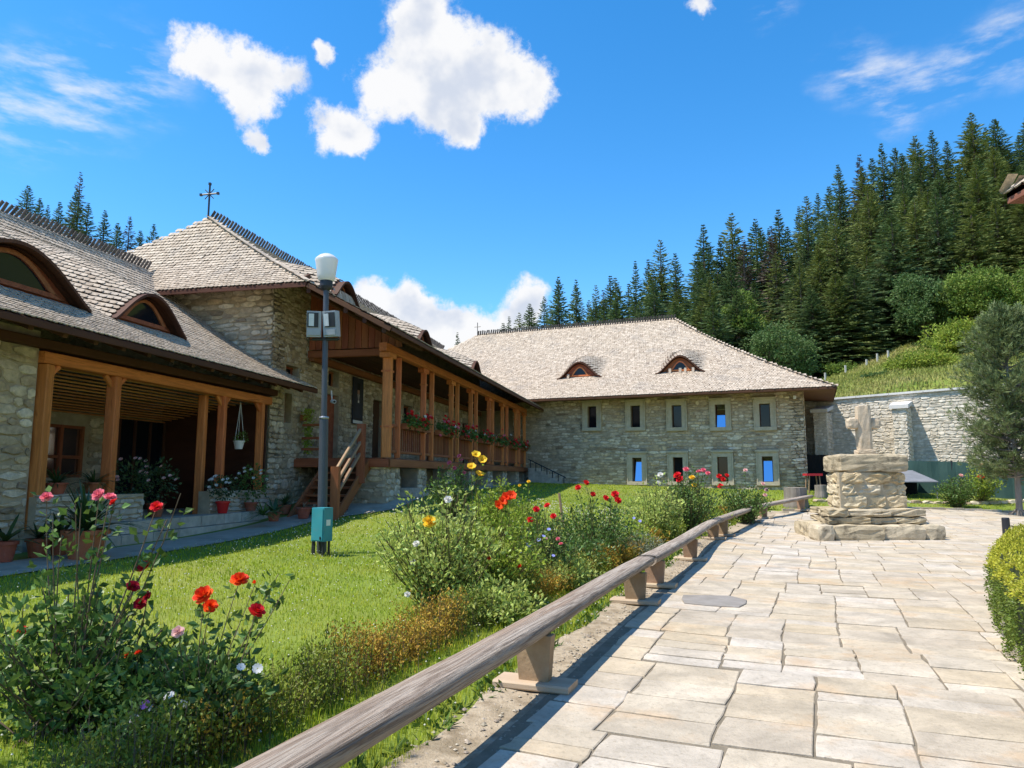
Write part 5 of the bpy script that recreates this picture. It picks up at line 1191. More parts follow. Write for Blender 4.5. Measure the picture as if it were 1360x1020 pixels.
for y in np.concatenate([np.arange(2.9, 9, .035), np.arange(9, 17, .05), np.arange(17, 29, .09)]):
    for _ in range(5):
        yy = y + rng.uniform(-.04, .04); xx = float(hedge_line(yy)) + rng.normal(0, .10); zb = gz1(xx, yy); hgt = (.34 + .06 * math.sin(yy * 3.7) + .04 * math.sin(yy * 9.1)) * rng.uniform(.75, 1.12)
        tp = np.array([xx + rng.normal(0, .06), yy + rng.normal(0, .06), zb + hgt]); b0 = np.array([xx, yy, zb - .02]); k = 34 if yy < 9 else 26
        ss = rng.uniform(.15, 1.03, k)[:, None]; P_ = b0 * (1 - ss) + tp * ss + rng.normal(0, .028, (k, 3)); sz = .024 * max(1, yy / 8)
        bb = bool(brown(yy + rng.normal(0, .12))); v, f = leafq(P_, rand_dirs(k) + [0, 0, .9], sz * rng.uniform(.8, 1.5, k), sz * .62 * rng.uniform(.8, 1.3, k)); LV[bb].add(v, f)
        if yy < 8: stm.tube([b0, tp], [.003, .0015], 3, caps=False)
LV[False].obj('green_sprigs', M_BOXG, HG); LV[True].obj('brown_sprigs', M_BOXB, HG); stm.obj('stems', M_STEMB, HG)

# ------------------------------------------------------------------ clipped hedge on the right
RH = thing('clipped_hedge', 'dense rounded clipped box hedge with yellow-green top beside paving', 'hedge', (6.6, 9, 0))
hl = np.array([[2.75, .6], [3.3, 4.2], [4.32, 6.35], [5.6, 8.6], [7.35, 11.0], [9.8, 13.3], [13, 15]])
sl_ = np.r_[0, np.cumsum(np.linalg.norm(np.diff(hl, axis=0), axis=1))]
def hline(s): return np.stack([np.interp(s, sl_, hl[:, 0]), np.interp(s, sl_, hl[:, 1])], 1)
n = 78000; s = sl_[-1] * (rng.uniform(0, 1, n) ** 1.15); c0 = hline(s); tg = unit(hline(s + .05) - hline(s - .05)); rt_ = np.stack([tg[:, 1], -tg[:, 0]], 1)
HH, HW = .80, 1.1; q = rng.uniform(0, 1, n); per = HH + HW; arc = q * per
rs = .16; off = np.where(arc < HH, 0, arc - HH); zz = np.where(arc < HH, arc, HH)
off = off + np.where((zz > HH - rs) & (off < rs), 0, 0); dcor = np.maximum(0, np.maximum(zz - (HH - rs), 0) - np.minimum(off, rs) * 0 )
rnd_ = np.clip((zz - (HH - rs)) / rs, 0, 1) * np.clip(1 - off / rs, 0, 1); zz = zz - rnd_ * .05; off = off + rnd_ * .05
bumpy = .035 * np.sin(s * 5 + zz * 7) + .025 * np.sin(s * 11 + off * 9)
nrm_ = np.where((arc < HH)[:, None], np.c_[-rt_, np.zeros(n)], np.array([[0, 0, 1.]]))
P_ = np.c_[c0 + rt_ * off[:, None], gz(c0[:, 0], c0[:, 1]) + zz + .02] + nrm_ * (bumpy + np.abs(rng.normal(0, .03, n)))[:, None]
v, f = leafq(P_, nrm_ + rand_dirs(n) * .8 + [0, 0, .25], rng.uniform(.018, .034, n), rng.uniform(.012, .02, n))
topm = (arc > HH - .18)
for nm, kk, mm in (('top_leaves', topm, mat('yellow_box_leaf', [(.34, .36, .024), (.47, .46, .04), (.27, .31, .024)], 3, .5, var=.3, trans=.3, spec=.35)), ('side_leaves', ~topm, mat('dark_box_leaf', [(.10, .155, .02), (.17, .22, .03)], 3, .5, var=.35, trans=.25, spec=.35))):  # leaves coloured yellower and lighter on top, darker green on the side
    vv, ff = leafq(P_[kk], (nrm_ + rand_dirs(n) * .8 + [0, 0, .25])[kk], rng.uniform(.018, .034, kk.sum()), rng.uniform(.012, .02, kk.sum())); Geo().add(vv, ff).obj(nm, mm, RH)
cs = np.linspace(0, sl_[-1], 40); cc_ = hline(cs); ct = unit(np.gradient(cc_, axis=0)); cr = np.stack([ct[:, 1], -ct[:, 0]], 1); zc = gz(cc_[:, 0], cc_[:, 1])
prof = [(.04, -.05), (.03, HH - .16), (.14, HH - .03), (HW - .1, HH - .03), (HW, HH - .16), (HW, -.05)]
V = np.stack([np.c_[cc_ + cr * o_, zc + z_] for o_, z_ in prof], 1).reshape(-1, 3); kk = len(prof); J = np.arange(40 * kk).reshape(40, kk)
Geo().add(V, np.stack([J[:-1, :-1], J[:-1, 1:], J[1:, 1:], J[1:, :-1]], -1).reshape(-1, 4)).add(V[:kk], [tuple(range(kk))]).add(V[-kk:], [tuple(range(kk))]).obj('inner_core', mat('hedge_core', [(.02, .03, .008), (.035, .045, .012)], 8, .95, .6, 30), RH)  # solid dark green core behind the leaf layer

# ------------------------------------------------------------------ trees
M_FIR = mat('fir_needles', [(.064, .106, .044), (.102, .154, .058), (.14, .195, .072)], .5, .7, var=.35, trans=.15, coords='Object', spec=.2)
M_FIR2 = mat('olive_fir_needles', [(.10, .138, .038), (.15, .185, .05), (.19, .215, .066)], .5, .7, var=.3, trans=.15, coords='Object', spec=.2)
M_FIRD = mat('dead_needles', [(.10, .075, .055), (.16, .12, .095)], .5, .8, var=.3, coords='Object')
M_TRUNK = mat('conifer_bark', [(.09, .065, .05), (.17, .13, .10)], 3, .9, .5, 9, coords='Object')
def fir_proto(seed, R, m, sparse=1.0, H=26.):
    r = np.random.default_rng(seed); T = thing('spruce_tree', 'x', 'spruce', (0, 0, 0)); g3 = Geo(); g3.tube([(0, 0, -1), (0, 0, H * .5), (0, 0, H * .98)], [.30, .18, .02], 7)
    PP, DD, LL, WW = [], [], [], []; z = 1.2
    while z < H - .2:
        rr = 1.22 * R * (1 - z / H) ** .95 * (.55 + .45 * min(1, z / (H * .12))) + .05; nb = int(r.integers(6, 9) * sparse + .5)
        for k in range(nb):
            az = r.uniform(0, 2 * PI); L = rr * r.uniform(.7, 1.18); sl2 = np.interp(z / H, [0, .6, 1], [-.42, -.12, .75]); d = unit(np.array([math.cos(az), math.sin(az), sl2])); side = np.array([-math.sin(az), math.cos(az), 0])
            ns = max(3, int(2 + L * 2.3)); s = np.linspace(.12, 1, ns); p = np.array([0, 0, z]) + d * (s * L)[:, None] + np.array([0, 0, -.10 * L]) * (s ** 2)[:, None] + np.array([0, 0, .10 * L]) * (np.clip(s - .7, 0, 1) ** 1)[:, None]
            for sg in (-1, 1):
                PP.append(p); DD.append(d * .75 + side * sg * .75 + r.normal(0, .18, (ns, 3)) + [0, 0, -.28]); ln = (.30 + .42 * (1 - s) + .1) * min(1.1, .22 + .95 * rr / R) ; LL.append(ln * 1.25); WW.append(ln * .42)
            PP.append(p[-2:]); DD.append(np.repeat(d[None], 2, 0) + r.normal(0, .1, (2, 3))); LL.append(np.full(2, min(.55, .15 + .5 * rr))); WW.append(np.full(2, min(.2, .06 + .2 * rr)))
            if L > 1: g3.tube([(0, 0, z), np.array([0, 0, z]) + d * L * .8 + [0, 0, -.05 * L]], [.04, .012], 3, caps=False)
        z += r.uniform(.28, .44)
    v, f = leafq(np.concatenate(PP), np.concatenate(DD), np.concatenate(LL), np.concatenate(WW), .12, r)
    g3.obj('trunk', M_TRUNK, T); Geo().add(v, f).obj('crown', m, T); return T
FP = [fir_proto(11, 3.5, M_FIR), fir_proto(12, 3.1, M_FIR), fir_proto(13, 3.9, M_FIR2), fir_proto(14, 2.7, M_FIR), fir_proto(15, 3.3, M_FIR2), fir_proto(16, 2.6, M_FIRD, .55)]
used = set()
FLAB = {0: 'tall dark green spruce in the dense wood above the courtyard', 1: 'tall dark green spruce in the dense wood above the courtyard', 2: 'broad olive-green spruce in the dense wood above the courtyard', 3: 'narrow dark spruce in the dense wood above the courtyard', 4: 'broad olive-green spruce in the dense wood above the courtyard', 5: 'thin half-dead greyish brown spruce among the green trees'}
WORD = {0: 'tall dark green spruce', 1: 'full dark green spruce', 2: 'broad olive-green spruce', 3: 'narrow dark spruce', 4: 'bushy olive-green spruce', 5: 'thin half-dead greyish brown spruce'}
def place_fir(px, Y, top_py, ki, wood='spruces on the hillside', lab=None, sink=.5, hmin=9, wide=1.0):
    X = (px - 680) / 967. * Y; zg = gz1(X, Y) - sink; tp = atY(px, top_py, Y); H = max(hmin, tp[2] - zg); s_ = H / 26.; w_ = (.62 + .38 * s_) * rng.uniform(1.15, 1.8) * wide
    M = Matrix.Translation((X, Y, zg)) @ Matrix.Rotation(rng.uniform(0, 6.28), 4, 'Z') @ Matrix.Diagonal((w_, w_, s_, 1))
    lab = lab or FLAB[ki]
    if ki not in used:
        used.add(ki); o = FP[ki]; o.matrix_basis = M; o['label'] = lab; o['group'] = wood
        for c in o.children: c.matrix_parent_inverse = Matrix.Identity(4)
        WM[o.name] = M
    else: copy_thing(FP[ki], M, lab, wood)
for T in FP:
    for c in T.children: c.matrix_parent_inverse = Matrix.Identity(4)
SIL = np.array([(660, 432), (668, 428), (690, 415), (704, 402), (724, 393), (744, 367), (768, 370), (795, 378), (815, 366), (850, 346), (885, 318), (905, 335), (945, 298), (968, 315), (985, 283), (1018, 290), (1050, 278), (1090, 260), (1137, 217), (1170, 222), (1200, 190), (1218, 196), (1248, 180), (1272, 172), (1292, 186), (1330, 150), (1362, 158), (1440, 140)])
sil = lambda px: float(np.interp(px, SIL[:, 0], SIL[:, 1]))
tr = np.random.default_rng(21)
for px, py in SIL[1:]: k_ = int(tr.choice([0, 1, 3, 2])); place_fir(px, float(np.interp(px, [660, 760, 900, 1400], [165, 140, 122, 112])) + tr.uniform(-5, 5), py, k_, lab=WORD[k_] + (' pointing above the ridge of the guest house' if px < 800 else ' standing out on the skyline of the wood'))
px = 690
while px < 1440:      # behind the skyline trees
    k_ = int(tr.choice([0, 1, 3, 3, 2, 5], p=[.25, .25, .2, .1, .15, .05])); place_fir(px + tr.uniform(-5, 5), tr.uniform(128, 150) if px > 800 else tr.uniform(150, 170), sil(px) + tr.uniform(8, 34), k_, lab=WORD[k_] + ' half hidden behind the skyline spruces'); px += tr.uniform(15, 25)
for Y0, Y1, d0, d1, st in ((104, 114, 14, 55, 26), (94, 103, 30, 90, 26), (86, 93, 55, 130, 27), (78, 85, 75, 170, 28)):
    px = 800 if Y0 > 90 else 900
    while px < 1430:
        if not (Y0 < 90 and 1020 < px < 1075):
            top = max(sil(px) + tr.uniform(d0, d1), 150); k_ = int(tr.choice([0, 1, 2, 4, 3])); place_fir(px + tr.uniform(-8, 8), tr.uniform(Y0, Y1), min(top, 400), k_, lab=WORD[k_] + {104: ' just below the skyline of the wood', 94: ' in the upper middle of the wood', 86: ' in the lower middle of the wood', 78: ' at the foot of the wood'}[Y0])
        px += st * tr.uniform(.75, 1.3)
for px, Y, py in ((1040, 104, 300), (1168, 118, 205), (1000, 108, 318), (1265, 96, 260), (805, 138, 385)): place_fir(px, Y, py, 5)
for px, Y, py, ki in ((4, 100, 246, 0), (34, 112, 272, 3), (72, 104, 250, 0), (76, 110, 228, 5), (90, 108, 268, 1), (114, 110, 279, 3), (133, 108, 296, 0), (149, 116, 287, 5), (165, 118, 305, 1), (183, 112, 297, 0), (22, 120, 262, 1), (50, 118, 268, 3), (237, 125, 303, 3)):
    place_fir(px, Y, py, ki, 'spruces behind the porch house', {0: 'dark spruce rising behind the porch house roof', 1: 'dark spruce rising behind the porch house roof', 3: 'narrow spruce top showing behind the porch house roof', 5: 'bare thin spruce standing behind the porch house roof'}[ki], hmin=14, wide=.8)
for px, Y, py in ((606, 150, 441), (676, 160, 420), (640, 170, 452)): place_fir(px, Y, py, 3, 'small spruces beyond the gallery roof', 'small spruce top showing above the gallery house ridge', wide=.8)

M_BL = [mat('bright_broadleaf', [(.10, .165, .026), (.155, .225, .038), (.21, .275, .05)], .6, .6, var=.3, trans=.3, coords='Object'), mat('mid_broadleaf', [(.065, .12, .038), (.10, .165, .048), (.13, .195, .062)], .6, .6, var=.3, trans=.3, coords='Object'), mat('yellow_broadleaf', [(.16, .22, .026), (.24, .30, .038), (.30, .34, .05)], .6, .6, var=.3, trans=.35, coords='Object')]
def broad_tree(label, px, Y, top_py, wpx, ki, base_py=None, n=9000, leaf=.30, cat='tree', name='broadleaf_tree', seed=1, squat=0.25):
    r = np.random.default_rng(seed); X = (px - 680) / 967. * Y; zg = gz1(X, Y) - .3; H = atY(px, top_py, Y)[2] - zg; R = wpx / 2 / 967. * Y * 1.22; squat = squat * .4
    T = thing(name, label, cat, (X, Y, zg)); g3 = Geo(); M = Matrix.Translation((X, Y, zg)); cz = H * (.5 + squat * .5); rz_ = H * (1 - squat) / 2
    cz = squat * H + rz_; clumps = []
    nc = 34
    for i in range(nc):
        d = unit(r.normal(size=3)); q = r.uniform(.35, .86) ; c = np.array([d[0] * R * q, d[1] * R * q, cz + d[2] * rz_ * q]); clumps.append((c, R * r.uniform(.22, .42)))
    g3.tube([(0, 0, -.5), (R * .04, 0, squat * H), (0, 0, H * .75)], [max(.08, R * .07), R * .05, R * .015], 7)
    for c, cr_ in clumps[::2]: g3.tube([(0, 0, squat * H + .2 * r.uniform(0, 1) * H), c * .6 + np.array([0, 0, .35 * cz]), c], [R * .03, R * .018, R * .006], 4, caps=False)
    g3.obj('trunk', M_TRUNK, T, M); P_, D_ = [], []
    for c, cr_ in clumps:
        k = n // nc; d = rand_dirs(k, r); q = r.uniform(.55, 1.05, (k, 1)); d[:, 2] = np.where(d[:, 2] < -.3, d[:, 2] * .6, d[:, 2]); P_.append(c + d * q * cr_ * [1, 1, .85]); D_.append(d + r.normal(0, .6, (k, 3)) + [0, 0, -.1])
    P_ = np.concatenate(P_); P_[:, 2] = np.maximum(P_[:, 2], .15)
    v, f = leafq(P_, np.concatenate(D_), leaf * r.uniform(.6, 1.3, len(P_)), leaf * .6 * r.uniform(.7, 1.2, len(P_)), .2, r); Geo().add(v, f).obj('crown', M_BL[ki], T, M)
broad_tree('slim light green broadleaf tree between the dark spruces', 985, 82, 378, 62, 0, seed=2)
broad_tree('bushy mid green broadleaf tree at the foot of spruces', 1040, 76, 428, 95, 1, seed=3, squat=.1)
broad_tree('round blue-green broadleaf tree above the meadow edge', 1243, 74, 368, 84, 1, seed=4, n=11000)
broad_tree('wide yellow-green broadleaf tree rising behind the pine', 1335, 70, 345, 110, 0, seed=5, n=12000)
broad_tree('low bright yellow-green tree just behind the pine', 1305, 62, 428, 90, 2, seed=6, squat=.05)
broad_tree('rounded bright green shrub on meadow behind boundary wall', 1238, 57, 476, 74, 2, seed=7, squat=.0, n=6000, leaf=.22, cat='shrub', name='meadow_shrub')
broad_tree('small loose shrub by fence posts at meadow edge', 1122, 74, 486, 44, 0, seed=8, squat=.0, n=3000, leaf=.25, cat='shrub', name='meadow_shrub')
broad_tree('low dark shrub on the meadow beside the wall top', 1190, 58, 512, 50, 1, seed=9, squat=.0, n=3000, leaf=.2, cat='shrub', name='meadow_shrub')
broad_tree('tall dark broadleaf tree behind the round blue-green one', 1290, 82, 375, 70, 1, seed=10)
broad_tree('leafy green tree on the slope behind the yellow-green ones', 1370, 76, 390, 100, 1, seed=12)
broad_tree('low spreading green bush between two meadow trees', 1275, 68, 448, 70, 0, seed=13, squat=0, n=6000, leaf=.25, cat='shrub', name='meadow_shrub')
broad_tree('dense green bush below the tall pine side of meadow', 1345, 60, 455, 90, 0, seed=14, squat=0, n=7000, leaf=.25, cat='shrub', name='meadow_shrub')
for px, py, h in ((1103, 506, .8), (1131, 498, .85), (1160, 494, .7), (1175, 490, .9), (1190, 487, .8)):
    Y = 71.; X = (px - 680) / 967. * Y; z = gz1(X, Y); beam('fence_post', None, (X, Y, z - .3), (X, Y, z + h), .15, .15, mat('pale_post', [(.42, .40, .36), (.52, .50, .46)], 2, .9), label='pale wooden fence post on the meadow at the wood edge', cat='fence post', group='meadow fence posts')

# pine on the far lawn edge
pn = hitY(1349, 27.3); PT = thing('pine_tree', 'bushy long-needled pine with dark slim trunk beside the paving', 'pine', pn)
r = np.random.default_rng(77); g3 = Geo(); Hp = 8.0; g3.tube([(0, 0, -.2), (.05, 0, 1.6), (0, 0, Hp * .9)], [.12, .10, .03], 8)
for k in range(8): a_ = k * PI / 4; g3.tube([(0, 0, .35), (.42 * math.cos(a_), .42 * math.sin(a_), .02)], [.02, .02], 4, caps=False)
TP, TD = [], []
for i in range(230):
    z = r.uniform(1.65, Hp - .3); f_ = (z - 1.6) / (Hp - 1.6); R_ = 1.95 * math.sin(PI * min(1, .22 + .74 * f_)) ** .8; az = r.uniform(0, 2 * PI); L = R_ * r.uniform(.6, 1.08); d = unit(np.array([math.cos(az), math.sin(az), .15 + .5 * f_]))
    b0 = np.array([0, 0, z - .25 * L]); e_ = b0 + d * L; g3.tube([b0, (b0 + e_) / 2 - [0, 0, .06], e_], [.03, .018, .008], 4, caps=False)
    k = 30; s = r.uniform(.3, 1.0, k)[:, None]; TP.append(b0 + (e_ - b0) * s + r.normal(0, .13, (k, 3))); TD.append(np.repeat(d[None], k, 0) + r.normal(0, .45, (k, 3)) + [0, 0, .35])
TP = np.concatenate(TP); TD = unit(np.concatenate(TD)); k = 9
P_ = np.repeat(TP, k, 0); D_ = np.repeat(TD, k, 0) + r.normal(0, .42, (len(P_), 3))
v, f = leafq(P_ + r.normal(0, .02, P_.shape), D_, r.uniform(.16, .28, len(P_)), r.uniform(.018, .032, len(P_)), .1, r)
M = Matrix.Translation(Vector(pn)); g3.obj('trunk', M_BARK, PT, M); Geo().add(v, f).obj('crown', mat('pine_needles', [(.11, .15, .05), (.16, .205, .075), (.20, .235, .10)], 1.2, .55, var=.35, trans=.2, coords='Object', spec=.35), PT, M)

# ------------------------------------------------------------------ roses and garden flowers
def at(px, py, Y): return atY(px, py, Y)
def bl(lst, Y, m, size, kind='rose', jit=.15): return [(at(x, y, Y + rng.uniform(-jit, jit)), kind, m, size * rng.uniform(.85, 1.15)) for x, y in lst]
def gbase(px, Y): X = (px - 680) / 967. * Y; return np.array([X, Y, gz1(X, Y)])
GR = 'rose bushes in the lawn border'
b1 = bl([(62, 661), (132, 658), (146, 662)], 4.55, M_PINK, .085) + bl([(152, 668), (208, 674)], 4.5, M_RED, .075) + bl([(192, 754), (31, 840)], 4.5, M_RED, .085) + bl([(176, 780), (196, 792), (186, 803)], 4.4, M_DRED, .075)
plant('rose_bush', 'leggy red rose bush with long bare shoots in dark foliage', 'rose bush', gbase(105, 4.55), .74, .62, 60, 3000, .066, M_LEAF, b1, GR, tall=[at(x, y, 4.5) for x, y in ((100, 665), (108, 668), (240, 655), (222, 690), (70, 690), (82, 710))], woody=True)
b2 = bl([(271, 792)], 4.35, M_ORED, .135) + bl([(279, 806), (318, 772)], 4.4, M_ORED, .11) + bl([(339, 775)], 4.45, M_ORED, .05, 'bud') + bl([(340, 813)], 4.3, M_RED, .105) + bl([(237, 840)], 4.2, M_PALE, .07)
plant('rose_bush', 'rose bush with big orange-red blooms in deep shade of foliage', 'rose bush', gbase(278, 4.4), .50, .44, 50, 2700, .060, M_LEAF, b2, GR, tall=[at(385, 770, 4.4), at(370, 762, 4.5)], woody=True)
plant('rose_bush', 'dense flowerless rose foliage between the red and orange roses', 'rose bush', gbase(190, 4.7), .46, .5, 46, 2600, .064, M_LEAF, bl([(170, 870), (184, 868)], 4.4, M_ORED, .05), GR, woody=True)
plant('daisy_plant', 'low daisies with white and violet heads under the roses', 'daisy', gbase(215, 4.15), .16, .35, 40, 500, .035, M_LEAF, bl([(200, 942), (242, 936), (178, 955), (320, 886), (342, 888), (225, 925)], 4.1, M_WHT, .055, 'daisy', .06) + bl([(193, 936)], 4.1, M_VIO, .06, 'daisy', .05))
plant('box_seedling', 'bright yellow-green box sprigs growing beside the log bench', 'shrub', gbase(262, 3.35), .24, .30, 70, 2200, .02, M_BOXG, (), up=.9)
M_SAGE = mat('pale_leaf', [(.28, .36, .08), (.42, .49, .13), (.33, .42, .06)], 3, .5, var=.35, trans=.32)
plant('rose_bush', 'large pale leafy rose bush with white and yellow blooms', 'rose bush', gbase(585, 8.4), 1.18, .80, 120, 4200, .062, M_SAGE, bl([(570, 694)], 8.0, M_YEL, .16) + bl([(549, 748), (553, 723), (541, 790), (595, 664)], 8.0, M_WHT, .085), GR)
plant('rose_bush', 'leafy light green bush beside the pale white rose', 'rose bush', gbase(655, 8.9), .95, .70, 90, 3000, .06, M_LEAFY, bl([(650, 742), (690, 752)], 8.4, M_ORED, .06), GR)
plant('lily', 'tall yellow lily above the pale rose bush', 'lily', gbase(633, 9.0), 1.0, .10, 3, 160, .10, M_LEAFY, [(at(x, y, 9.0), 'lily', M_YEL, .115) for x, y in ((632, 606), (640, 612), (626, 622), (636, 632))], lw=.22, tall=[at(632, 606, 9.0)])
plant('lily', 'orange-red lily in full flower among the roses', 'lily', gbase(668, 8.8), .85, .08, 4, 200, .09, M_LEAFY, [(at(x, y, 8.8), 'lily', M_ORED, .13) for x, y in ((672, 662), (666, 668), (661, 673), (678, 660))], lw=.22)
plant('rose_bush', 'red rose bush with four small blooms beside the lily', 'rose bush', gbase(718, 10.2), .95, .55, 60, 1800, .055, M_LEAF, bl([(704, 691), (712, 677), (735, 686), (727, 672)], 9.9, M_RED, .11) + bl([(741, 716), (745, 723)], 9.7, M_PINK, .07), GR)
plant('cornflower', 'wispy grey-green flowers with blue heads by the low hedge', 'wildflower', gbase(705, 9.7), .42, .6, 90, 1700, .05, M_SAGE, bl([(693, 733), (691, 744), (722, 712), (729, 703), (716, 717), (702, 724), (735, 738)], 9.3, M_BLU, .055, 'daisy', .3) + bl([(725, 716), (676, 724)], 9.3, M_PALE, .05), lw=.25)
plant('rose_bush', 'dark leaved rose bush with bright red blooms near wooden stake', 'rose bush', gbase(792, 12.6), 1.05, .78, 90, 2900, .065, M_LEAF, bl([(768, 648), (778, 642), (787, 657), (804, 662), (817, 657), (820, 665)], 12.4, M_RED, .135), GR)
plant('lavender', 'silvery lavender clump beside the dark rose bush', 'lavender', gbase(845, 13.6), .5, .6, 110, 1700, .07, mat('silver_leaf', [(.20, .235, .15), (.27, .30, .20)], 3, .6, var=.3, trans=.25), bl([(832, 700), (850, 692), (842, 688)], 13.4, M_BLU, .06, 'daisy', .3), lw=.2)
plant('rose_bush', 'pale grey-green rose bush beside the mixed coloured roses', 'rose bush', gbase(868, 16.2), 1.15, .80, 80, 2600, .075, M_SAGE, bl([(877, 631), (874, 642)], 16.2, M_WHT, .15), GR)
plant('rose_bush', 'tall rose bush with mixed red, pink and yellow blooms', 'rose bush', gbase(914, 18.4), 1.45, .85, 100, 2900, .08, M_LEAF, bl([(900, 632), (903, 637)], 18.3, M_RED, .20) + bl([(928, 627), (934, 625), (940, 629), (911, 624)], 18.3, M_PINK, .15) + bl([(919, 635), (922, 645)], 18.2, M_YEL, .17), GR)
plant('rose_bush', 'rounded rose bush with pink blooms near the bend of benches', 'rose bush', gbase(987, 24.0), 1.15, .95, 90, 2500, .09, M_LEAF, bl([(955, 633), (965, 632), (960, 637), (957, 646)], 23.8, M_RED, .20) + bl([(990, 625), (1013, 643), (1018, 651), (1016, 658)], 23.6, M_PALE, .17), GR)
plant('rose_bush', 'small pink rose bush close before the gallery piers', 'rose bush', gbase(603, 17.6), 1.1, .7, 70, 1900, .075, M_LEAF, bl([(597, 615), (613, 612), (603, 622), (616, 628), (610, 606)], 17.5, M_PINK, .12), GR)
plant('shrub', 'yellow-green shrub standing on lawn before the gallery', 'shrub', gbase(661, 15.6), 1.05, .6, 80, 2000, .075, M_LEAFY, ())
plant('shrub', 'light green bush with yellowish tips beside the gallery shrub', 'shrub', gbase(697, 14.4), .85, .55, 70, 1700, .07, M_LEAFY, bl([(702, 640), (690, 645)], 14.3, M_YEL, .08))
plant('poppy_heads', 'thin stems with round pale seed heads on the lawn', 'seed heads', gbase(528, 10.2), .35, .2, 5, 40, .05, M_LEAFY, bl([(523, 678), (527, 680), (533, 681), (556, 663)], 10.2, M_WHT, .05, 'bud'))
for px, Y, h, r_, lab, m in ((620, 11.5, .55, .7, 'low green filler foliage behind the pale rose bush', M_LEAFY), (760, 11.4, .6, .7, 'leafy green clump between the red roses', M_LEAF), (825, 14.8, .6, .8, 'bushy green clump behind the lavender', M_LEAFY), (945, 20.6, .55, .8, 'yellow-green clump beside the mixed roses', M_LEAFY), (750, 10.2, .4, .5, 'soft grey-green clump at the hedge before the dark rose', M_SAGE), (650, 7.9, .4, .55, 'weedy pale clump at the hedge before light bush', M_SAGE)):
    plant('border_plant', lab, 'plant', gbase(px, Y), h, r_, 60, 1700, .06, m)
sk = gbase(749, 17.5); beam('garden_stake', None, sk - [0, 0, .2], sk + [-.12, 0, .80], .06, .06, M_OAK, label='leaning wooden stake in the lawn behind red roses', cat='stake')
# right-hand lawn roses
plant('rose_bush', 'dense dark rose bush with few blooms before green netting', 'rose bush', gbase(1268, 29.8), 1.1, .85, 90, 2300, .095, M_LEAF, bl([(1276, 632)], 29.6, M_PALE, .2), GR)
plant('rose_bush', 'loose tall rose bush with two red blooms before green netting', 'rose bush', gbase(1300, 30.8), 1.5, .8, 60, 1700, .10, M_LEAFY, bl([(1305, 619)], 30.6, M_PINK, .30) + bl([(1303, 634)], 30.6, M_RED, .32), GR)

# ------------------------------------------------------------------ pots, hanging plants, window boxes
def pot(name_lab, p, r0, h, m=M_TERRA, rim=True):
    T = thing('flower_pot', name_lab, 'flower pot', p, 'potted plants by the porch'); g3 = Geo(); g3.lathe([(0, .0), (r0 * .68, 0), (r0 * .96, h * .84), (r0 * 1.10, h * .84), (r0 * 1.10, h), (r0 * .95, h), (r0 * .92, h * .88), (0, h * .88)], 22, p); g3.obj('pot', m, T, smooth=False); return T
def sword(T, p, n, L, w_, m, spread=1.0):
    """arching strap leaves from one point"""
    g3 = Geo()
    for i in range(n):
        az = rng.uniform(0, 2 * PI); e_ = rng.uniform(.15, 1.25) / spread; l = L * rng.uniform(.65, 1.1); d = np.array([math.cos(az) * math.cos(e_), math.sin(az) * math.cos(e_), math.sin(e_)]); sd = np.array([-math.sin(az), math.cos(az), 0]); V = []
        for s in np.linspace(0, 1, 5):
            c = p + d * l * s - Zv * l * .42 * s * s * math.cos(e_); ww = w_ * (.6 + .8 * s) * (1 - s ** 2.2) + .002; V += [c - sd * ww / 2, c + sd * ww / 2 + Zv * .003]
        g3.add(V, [(2 * k, 2 * k + 1, 2 * k + 3, 2 * k + 2) for k in range(4)])
    g3.obj('leaves', m, T)
def tuft(T, c, r, n, L, m, flowers=None, nf=0, squash=.8):
    d = rand_dirs(n); P_ = c + d * rng.uniform(.2, 1, (n, 1)) ** .6 * r * [1, 1, squash]; v, f = leafq(P_, d + rng.normal(0, .5, (n, 3)) + [0, 0, .3], L * rng.uniform(.6, 1.3, n), L * .6 * rng.uniform(.7, 1.2, n)); Geo().add(v, f).obj('leaves', m, T)
    if flowers:
        d = rand_dirs(nf); d[:, 2] = np.abs(d[:, 2]) * .8; d[:, 1] = -np.abs(d[:, 1]); P_ = c + unit(d) * r * 1.02 * [1, 1, squash]
        for q in P_: bloom(T, q, 'other', flowers, .085, tilt=(rng.normal(0, .3), -.6, .8))
    return T
M_DLEAF = mat('dark_strap_leaf', [(.03, .065, .02), (.055, .10, .03)], 3, .4, var=.3, trans=.15, spec=.45)
def on_walk(px, b): 
    for a_ in np.arange(-10, 6, .02):
        P_ = GP(a_, b)
        if 680 + 967 * P_[0] / P_[1] > px: break
    P_[2] = gz1(P_[0], P_[1]) + .02; return P_
p = on_walk(120, -1.15); T = pot('big terracotta pot with fountain of strap leaves', p, .30, .42); sword(T, p + [0, 0, .40], 110, .95, .045, M_DLEAF)
for px, b_, r0, h, lab, k in ((14, -1.75, .15, .28, 'small terracotta pot with broad dark leaves at stone pier', 0), (58, -1.80, .16, .27, 'terracotta pot beside the stone pier with drooping leaves', 1), (86, -1.75, .14, .25, 'little clay pot half hidden behind the big strap-leaf pot', 0), (405, -1.15, .17, .26, 'square-looking clay pot with dry stems by the stairs', 2), (380, -1.9, .16, .22, 'clay pot with spiky leaves against the lit stone wall', 1), (366, -1.6, .15, .2, 'clay pot with thin leaves near the porch corner', 0)):
    p = on_walk(px, b_); T = pot(lab, p, r0, h)
    if k == 0: sword(T, p + [0, 0, h], 16, .5, .09, M_DLEAF)
    elif k == 1: sword(T, p + [0, 0, h], 26, .42, .05, M_DLEAF)
    else: sword(T, p + [0, 0, h], 30, .45, .012, mat('dry_stem', [(.20, .13, .07), (.3, .2, .11)], 3, .8), 1.6)
